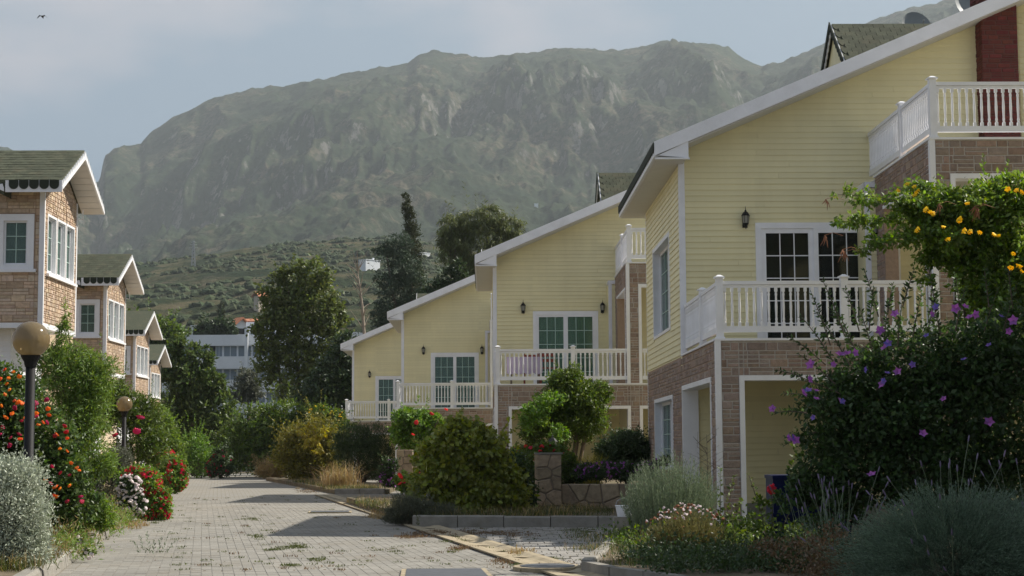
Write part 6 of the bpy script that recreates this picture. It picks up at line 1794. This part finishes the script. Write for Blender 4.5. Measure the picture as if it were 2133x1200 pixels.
hp_ = [(1865, 655), (1833, 688), (1835, 690), (1966, 832), (1922, 904), (1610, 852), (1640, 912), (1655, 918), (1700, 832), (1750, 740), (1765, 738), (1685, 790), (2010, 640), (2020, 662), (2100, 690), (2112, 668), (1990, 643), (1940, 655), (1816, 990), (1845, 725), (1870, 775), (1840, 800), (1700, 815), (1672, 820), (1750, 838), (2060, 880), (2030, 655), (1780, 735), (1735, 760), (1690, 760)]
vp_ = [(2008, 750), (1850, 716), (1848, 778), (1842, 794), (1683, 815), (1755, 836), (1650, 912), (1950, 640), (2085, 660), (1900, 760), (1930, 700), (1800, 770), (1695, 870), (2060, 720)]
blossoms(root, [at(*q, 16.75 + 0.5 * k_ / 30) for k_, q in enumerate(hp_)], 0.052, G_MAU, seed=11)
blossoms(root, [at(*q, 16.85) for q in vp_], 0.042, G_VIO, seed=12)

# trumpet vine with yellow flowers
TV = pxblobs([(2060, 430, 70, 50), (2120, 410, 60, 45), (2000, 470, 60, 45), (2080, 500, 80, 60), (2130, 560, 70, 70), (2050, 570, 70, 50), (2110, 640, 70, 60), (1990, 520, 40, 40), (2050, 640, 50, 40)], 19.6)
root = plant('trumpet_vine', 'tall climbing shrub with bright yellow trumpet flowers reaching left', 'shrub', TV, 26000, 0.065, G_TEC, base=(at(2080, 1080, 19.6)[0], 19.6, 0.1), trunk=0.04, stems=7, seed=75, asp=0.55, cs=0.15, clump=26)
arms = [(2020, 470, 1745, 405), (2000, 480, 1755, 462), (1990, 500, 1790, 520), (1990, 450, 1885, 388), (2010, 500, 1900, 480), (1975, 500, 1920, 575), (1960, 470, 1860, 440), (2030, 440, 1960, 420)]
r = rs_(76); b = MB(); AB = []
for (x0, y0, x1, y1) in arms:
    b = MB()
    Yq = 19.2 + 0.7 * r.rand(); A = Vector(at(x0, y0, Yq)); Bq = Vector(at(x1, y1, Yq)); sag = Vector((0, 0, 0.08))
    b.tube([A, A.lerp(Bq, .35) + sag * 1.2, A.lerp(Bq, .7) + sag, Bq], [0.014, 0.010, 0.007, 0.003], 5); b.build('branch', BARK, root)
    for k in range(9):
        t_ = (k + .6) / 9; p = A.lerp(Bq, t_) + sag * (4 * t_ * (1 - t_)); s_ = 0.15 * (1.25 - 0.6 * t_)
        AB.append((p.x + r.normal() * .03, p.y + r.normal() * .04, p.z + r.normal() * .035, s_, s_, s_ * 0.62))
V, F = leaf_cloud(AB, 11500, 0.06, asp=0.55, seed=77, cs=0.3, clump=14, droop=0.25); np_mesh('arching_foliage', V, F, G_TEC, root)
yp = [(1890, 385), (1905, 390), (1912, 400), (1905, 408), (1938, 443), (1930, 438), (2000, 458), (1998, 462), (2015, 425), (2010, 482), (2022, 484), (2070, 490), (2080, 492), (1965, 474), (2110, 530), (2122, 556), (2128, 566), (2105, 560), (1912, 480), (2118, 398), (2100, 396), (1975, 500), (2040, 486), (1870, 398), (2128, 402), (1945, 446)]
blossoms(root, [at(*q, 18.75) for q in yp], 0.042, G_YELF, kind='trumpets', seed=13, name='trumpet_flower')
b = MB(); rnd = random.Random(9)
for (x_, y_) in [(1720, 415), (1718, 490), (1755, 520), (1758, 525), (1955, 425), (2030, 430), (2035, 432)]:
    p = Vector(at(x_, y_, 19.0))
    for k in range(6):
        q = p + Vector((rnd.uniform(-.07, .05), rnd.uniform(-.05, .05), -rnd.uniform(.05, .16))); b.tube([p, (p + q) / 2 + Vector((.01, 0, 0)), q], [0.004, 0.007, 0.002], 4)
    b.tube([p, p + Vector((.10, 0, .03)), p + Vector((.22, .05, .0))], 0.003, 3)
b.build('seed_pods', G_PETD, root)
# rose with a few leaves by the blue planter, bare weed stalk
root = empty('rose_bush', (3.15, 18.9, 0.1), 'thin rose with a dark red bloom before the blue planter', 'rose')
V, F = stem_leaves([(3.1, 18.9, .1), (3.15, 18.9, .1), (3.2, 19.0, .1), (3.4, 19.2, .9), (3.5, 19.3, .9)], [at(1690, 960, 18.9), at(1607, 1020, 18.9), at(1560, 990, 19.0), at(1680, 930, 18.9), at(1660, 890, 19)], 34, 0.07, 0.6, 80, up_=0.3, start=0.2); np_mesh('foliage', V, F, G_HEDGE, root)
b = MB()
for q in ((1607, 1020), (1560, 990), (1690, 960)): b.tube([(3.15, 18.9, .1), tuple((Vector((3.15, 18.9, .1)) + Vector(at(*q, 18.9))) / 2 + Vector((.03, 0, .03))), at(*q, 18.9)], [.008, .006, .004], 5)
b.build('stems', BARK, root)
blossoms(root, [at(1607, 1020, 18.7)], 0.05, G_RED, kind='head', seed=2)
root = empty('young_shrub', (2.85, 20.6, 0.1), 'young leafy shrub at the foot of the brick corner pillar', 'shrub')
V, F = stem_leaves([(2.85, 20.6, .1)] * 6, [at(*q, 20.6) for q in ((1500, 975), (1530, 990), (1545, 1040), (1500, 1040), (1575, 1070), (1480, 1060))], 40, 0.07, 0.5, 82, up_=0.3, start=0.2); np_mesh('foliage', V, F, G_HEDGE, root)
b = MB()
for q in ((1500, 975), (1530, 990), (1575, 1070)): b.tube([(2.85, 20.6, .1), at(*q, 20.6)], [.008, .003], 4)
b.build('stems', BARK, root)
root = empty('dry_stalk', (3.25, 25.6, 0.05), 'bare branching dry stalk inside the side opening of the porch', 'dry plant')
b = MB(); base_ = Vector(at(1475, 1030, 24.4)); topp = Vector(at(1472, 905, 24.4)); rnd = random.Random(4)
b.tube([(base_.x, 24.4, 0.05), tuple(base_), tuple(topp)], [.01, .007, .002], 5)
for k in range(16):
    t_ = rnd.uniform(.15, .9); p = base_.lerp(topp, t_); b.tube([p, p + Vector((rnd.uniform(-.2, .2), 0, .1)), p + Vector((rnd.choice((-1, 1)) * rnd.uniform(.12, .32), 0, rnd.uniform(.12, .34)))], [.004, .003, .0015], 3)
b.build('stalk', BARK, root)

# ---- left border, near to far
e = pxblobs([(20, 1010, 62, 55), (-20, 1060, 90, 70), (35, 1080, 58, 60), (20, 1150, 70, 60), (-60, 1000, 70, 60), (50, 1130, 46, 50)], 17.6)
root = plant('silver_bush', 'silvery white leaved bush at the near left edge', 'bush', e, 52000, 0.036, G_SILV, base=(e[0][0], 17.6, 0.12), trunk=0.03, seed=84, asp=0.42, updir=0.5, cs=0.2, clump=22, zmin=0.14)
e = pxblobs([(30, 850, 70, 70), (-30, 820, 70, 70), (90, 910, 60, 60), (40, 960, 80, 70), (120, 980, 55, 60), (150, 1040, 46, 50), (90, 1060, 70, 50), (-30, 930, 80, 80)], 21.5)
root = plant('lantana_shrub', 'tall lantana shrub covered with orange and crimson flower heads', 'shrub', e, 24000, 0.062, G_LANT, base=(e[0][0], 21.5, 0.12), trunk=0.04, seed=85, asp=0.6, cs=0.17, zmin=0.14)
op = [(28, 775), (18, 788), (14, 800), (20, 812), (10, 822), (40, 785), (30, 835), (38, 838), (45, 840), (25, 862), (12, 870), (52, 872), (75, 862), (100, 852), (102, 865), (80, 885), (118, 905), (125, 935), (140, 913), (148, 965), (160, 975), (95, 1000), (115, 1015), (125, 1018), (118, 1035), (112, 1032), (42, 915), (55, 930), (10, 770), (0, 790), (3, 845), (140, 940), (165, 980), (90, 880), (145, 1012)]
cp = [(97, 833), (75, 840), (72, 850), (76, 868), (98, 880), (40, 905), (22, 912), (5, 890), (20, 928), (45, 877), (135, 888), (115, 908), (108, 972), (126, 985), (145, 990), (168, 1035), (170, 1045), (105, 1007), (138, 900), (60, 890), (30, 850), (0, 905), (140, 1045)]
blossoms(root, [at(*q, 20.25 + .015 * k_) for k_, q in enumerate(op)], 0.030, G_ORG, kind='head', seed=14, name='flower_head')
blossoms(root, [at(*q, 20.3 + .015 * k_) for k_, q in enumerate(cp)], 0.028, G_CRIM, kind='head', seed=15, name='flower_head')
e = pxblobs([(140, 790, 50, 60), (180, 805, 46, 56), (110, 760, 30, 40), (182, 860, 44, 56), (160, 880, 52, 60), (178, 960, 52, 50), (128, 700, 12, 36), (135, 660, 8, 26), (210, 770, 30, 30), (215, 960, 24, 30), (160, 745, 34, 30)], 29.5)
root = plant('feathery_shrub', 'tall feathery green shrub with thin shoots before the nearest brick bay', 'shrub', e, 30000, 0.085, G_FEATH, base=(e[1][0], 29.5, 0.12), trunk=0.04, stems=8, seed=86, asp=0.2, cs=0.2, clump=26, zmin=0.14)
e = pxblobs([(265, 850, 34, 40), (300, 870, 34, 40), (290, 920, 46, 44), (240, 830, 26, 40), (320, 930, 30, 40), (215, 850, 30, 50)], 44)
root = plant('green_shrub', 'green shrub with two crimson blooms round the second lamp', 'shrub', e, 18000, 0.10, G_HEDGE, base=(e[2][0], 44, 0.12), trunk=0.04, seed=87, asp=0.3, cs=0.19, zmin=0.14)
blossoms(root, [at(293, 870, 41.9), at(285, 899, 41.9), at(240, 906, 41.9)], 0.11, G_CRIM, kind='head', seed=16)
e = pxblobs([(335, 890, 22, 40), (352, 915, 20, 34), (345, 950, 28, 34), (368, 945, 14, 30)], 60)
plant('olive_shrub', 'grey green shrub below the farthest lamps', 'shrub', e, 8000, 0.12, G_FEATH, base=(e[0][0], 60, 0.12), trunk=0.04, seed=88, asp=0.3, zmin=0.14)
# red and white flower clumps over the kerb
e = pxblobs([(300, 1010, 34, 32), (325, 1045, 28, 34), (280, 1000, 30, 26), (335, 1070, 18, 18), (310, 1070, 26, 18)], 32.2)
root = plant('geranium', 'dense red geranium mass spilling over the kerb onto the paving', 'flowering plant', e, 12000, 0.05, G_BRIGHT, base=(e[1][0], 32.2, 0.12), trunk=0.0, seed=89, asp=0.8, zmin=0.04)
blossoms(root, surf(e, 290, 17, side=(0.4, -0.9, 0.2), k=1.05), 0.034, G_RED, seed=17)
e = pxblobs([(270, 1015, 22, 22), (262, 1055, 26, 22), (285, 1050, 18, 20)], 30.6)
root = plant('rose_bush', 'white and pale pink roses left of the red geranium mass', 'rose', e, 5000, 0.05, G_SHRUB, base=(e[0][0], 30.6, 0.12), trunk=0.02, seed=90, asp=0.6, zmin=0.14)
blossoms(root, surf(e, 130, 18, side=(0.3, -0.95, 0.2), k=1.15), 0.036, G_WHT, kind='head', seed=18)
e = pxblobs([(360, 985, 26, 32), (345, 960, 24, 22), (372, 1000, 18, 22), (350, 1010, 24, 20)], 52)
root = plant('geranium', 'second red geranium mass farther up the kerb', 'flowering plant', e, 9000, 0.08, G_BRIGHT, base=(e[0][0], 52, 0.12), trunk=0.0, seed=91, asp=0.8, zmin=0.04)
blossoms(root, surf(e, 130, 19, side=(0.4, -0.9, 0.2), k=1.05), 0.06, G_RED, seed=19)
e = pxblobs([(240, 985, 30, 24), (215, 1010, 34, 26), (245, 960, 28, 22)], 33.5)
plant('dry_bush', 'brownish seeded bush between the lantana and the red geraniums', 'bush', e, 9000, 0.06, G_OLIVE, base=(e[0][0], 33.5, 0.12), trunk=0.02, seed=92, asp=0.25, updir=0.5, zmin=0.14)
e = pxblobs([(150, 1075, 60, 26), (110, 1110, 60, 26), (190, 1060, 40, 26), (215, 1085, 26, 18)], 22.5)
plant('ground_cover', 'low leafy green growth along the near kerb', 'ground cover', e, 12000, 0.055, G_FEATH, base=(e[0][0], 22.5, 0.12), trunk=0.0, seed=93, asp=0.35, updir=0.4, zmin=0.14)
e = pxblobs([(188, 1155, 9, 9), (180, 1148, 7, 7), (165, 1125, 6, 7), (195, 1160, 6, 6)], 20.2)
root = plant('rose_bush', 'small pink roses hanging over the near kerb', 'rose', e, 260, 0.04, G_HEDGE, base=(e[0][0], 20.2, 0.14), trunk=0.0, seed=94)
blossoms(root, surf(e, 16, 20), 0.024, G_WHT, kind='head', seed=20)
gk = [(KERB(y_) - 0.12 + 0.10 * math.sin(y_ * 3.1), y_, 0.16, 0.26, 0.42, 0.13 + 0.05 * math.sin(y_ * 5.0)) for y_ in list(np.arange(20.2, 22.4, 0.5)) + list(np.arange(25.6, 31, 0.55))]
plant('ground_cover', 'green creeping weeds hanging over the near kerb stones', 'ground cover', gk, 9000, 0.05, G_FEATH, base=(KERB(22), 22, 0.12), trunk=0.0, seed=121, asp=0.3, updir=0.3, zmin=0.03, cs=0.35)
gk = [(KERB(y_) - 0.35 + 0.2 * math.sin(y_ * 2.3), y_, 0.2, 0.32, 0.5, 0.2) for y_ in np.arange(19, 32, 1.1)]
plant('dry_weeds', 'dry straw coloured weeds behind the near kerb', 'weeds', gk, 9000, 0.06, G_DRY, base=(KERB(23) - .3, 23, 0.12), trunk=0.0, seed=122, asp=0.12, updir=0.8, zmin=0.13, cs=0.35)
# weedy grass in the left border
r = rs_(95); cs_ = []
for k in range(900):
    Yq = 17 + 55 * r.rand() ** 1.6; cs_.append((KERB(Yq) - 0.2 - 2.2 * r.rand() ** 1.5, Yq, 0.13))
V, F = blades(cs_, 20, 0.16, 0.14, 0.010, 96, lean=1.3); o = np_mesh('weedy_grass', V, F, G_GRASS, kind='stuff'); o['label'] = 'weedy green grass along the left kerb'
V, F = blades(cs_[::3], 16, 0.22, 0.14, 0.007, 97, lean=1.0); o = np_mesh('dry_grass', V, F, G_DRY, kind='stuff'); o['label'] = 'dry grass along the left kerb'
# grass in the right beds
r = rs_(98); cs_ = [(-1.3 + (4.2) * r.rand() - 0.18 * (y_ - 28.6), y_, 0.15) for y_ in 28.8 + 9 * r.rand(420)] + [(-4.4 + 1.4 * r.rand() - 0.2 * (y_ - 50), y_, 0.12) for y_ in 50.5 + 14 * r.rand(260)]
V, F = blades(cs_, 20, 0.14, 0.14, 0.010, 99, lean=1.3); o = np_mesh('weedy_grass', V, F, G_GRASS, kind='stuff'); o['label'] = 'weedy grass in the beds before the yellow houses'
V, F = blades(cs_[::3], 18, 0.2, 0.16, 0.008, 100, lean=1.1); o = np_mesh('dry_grass', V, F, G_DRY, kind='stuff'); o['label'] = 'dry grass in the beds before the yellow houses'

# weeds in the paving
def g_at(px, py):
    d = ray(px, py); t = -EYE / d.z; return (d.x * t, d.y * t, 0.012)
root = empty('weed_tuft', g_at(320, 1160), 'knee high grey green weed growing in the paving by the left kerb', 'weed')
c_ = g_at(320, 1160)
V, F = stem_leaves([(c_[0] + q * .05, c_[1], 0.01) for q in range(-3, 4)], [(c_[0] + q * .09, c_[1] + .02 * q, 0.20 + 0.05 * (q % 3)) for q in range(-3, 4)], 34, 0.05, 0.25, 101, up_=0.5); np_mesh('foliage', V, F, G_ROSM, root)
weeds_g, weeds_r, weeds_d = [], [], []
r = rs_(102)
def patch(px, py, rx, ry, n, lst):
    for k in range(n): lst.append(g_at(px + r.normal() * rx * .5, py + r.normal() * ry * .5))
patch(615, 1142, 24, 5, 22, weeds_g); patch(570, 1147, 14, 3, 9, weeds_g); patch(540, 1120, 20, 4, 10, weeds_g); patch(660, 1168, 20, 4, 8, weeds_g); patch(605, 1180, 10, 3, 6, weeds_g); patch(520, 1083, 30, 4, 10, weeds_g)
patch(945, 1128, 26, 5, 16, weeds_g); patch(1210, 1108, 45, 9, 60, weeds_g); patch(870, 1090, 8, 5, 8, weeds_g); patch(915, 1100, 8, 5, 8, weeds_g); patch(1080, 1180, 16, 5, 8, weeds_g); patch(1160, 1168, 8, 4, 6, weeds_g); patch(330, 1085, 20, 8, 16, weeds_g); patch(210, 1120, 20, 6, 18, weeds_g)
patch(900, 1112, 50, 6, 46, weeds_r); patch(1000, 1113, 70, 5, 70, weeds_r); patch(860, 1120, 40, 6, 30, weeds_r); patch(960, 1145, 34, 5, 22, weeds_r); patch(1080, 1115, 40, 6, 30, weeds_r); patch(735, 1052, 30, 5, 24, weeds_r); patch(640, 1024, 26, 6, 26, weeds_r); patch(1050, 1172, 24, 5, 12, weeds_r); patch(1180, 1180, 20, 4, 8, weeds_r)
patch(800, 1075, 30, 8, 40, weeds_d); patch(760, 1045, 30, 5, 26, weeds_d); patch(655, 1010, 40, 6, 40, weeds_d); patch(1090, 1155, 20, 4, 8, weeds_d); patch(270, 1095, 30, 8, 26, weeds_d)
for k in range(260): 
    q = (r.uniform(330, 1280), 1035 + 160 * r.rand() ** 1.3); (weeds_g if r.rand() < .8 else weeds_r).append(g_at(*q)) if (g_at(*q)[0] > KERB(g_at(*q)[1]) + .1) else None
for nm, lst, m_, h_, lb in (('paving_weeds', weeds_g, G_GRASS, 0.028, 'low green weeds in the paving joints'), ('rusty_weeds', weeds_r, G_WEED, 0.036, 'rusty dry weeds along the drainage channel'), ('straw_weeds', weeds_d, G_DRY, 0.09, 'straw coloured grass at the lane edges')):
    V, F = blades(lst, 18, h_, 0.045, 0.010, 103, lean=1.2); o = np_mesh(nm, V, F, m_, kind='stuff'); o['label'] = lb
for (px2, py2, lb) in ((870, 1100, 'left of two thin upright weeds before the low kerb'), (917, 1098, 'right of two thin upright weeds before the low kerb')):
    c_ = g_at(px2, py2); root = empty('weed_stalk', c_, lb, 'weed')
    V, F = stem_leaves([c_, c_], [(c_[0] - .02, c_[1], .26), (c_[0] + .03, c_[1], .2)], 26, 0.045, 0.3, 104, up_=0.5); np_mesh('foliage', V, F, G_GRASS, root)
r = rs_(105); lst = [(g_at(r.uniform(300, 1280), 1030 + 165 * r.rand() ** 1.2)) for k in range(420)]
Vd, Fd = leaf_cloud([(0, 0, 0, 1, 1, 1)], 420, 0.04, asp=0.6, seed=106)
Vd = Vd.reshape(-1, 4, 3); ctr = Vd.mean(1, keepdims=True); Vd = (Vd - ctr) * np.array([1, 1, .25]) + np.array(lst)[:, None, :] + np.array([0, 0, .018])
o = np_mesh('fallen_leaves', Vd.reshape(-1, 3), np.arange(420 * 4).reshape(-1, 4), G_WEED, kind='stuff'); o['label'] = 'small dry leaves scattered on the paving'
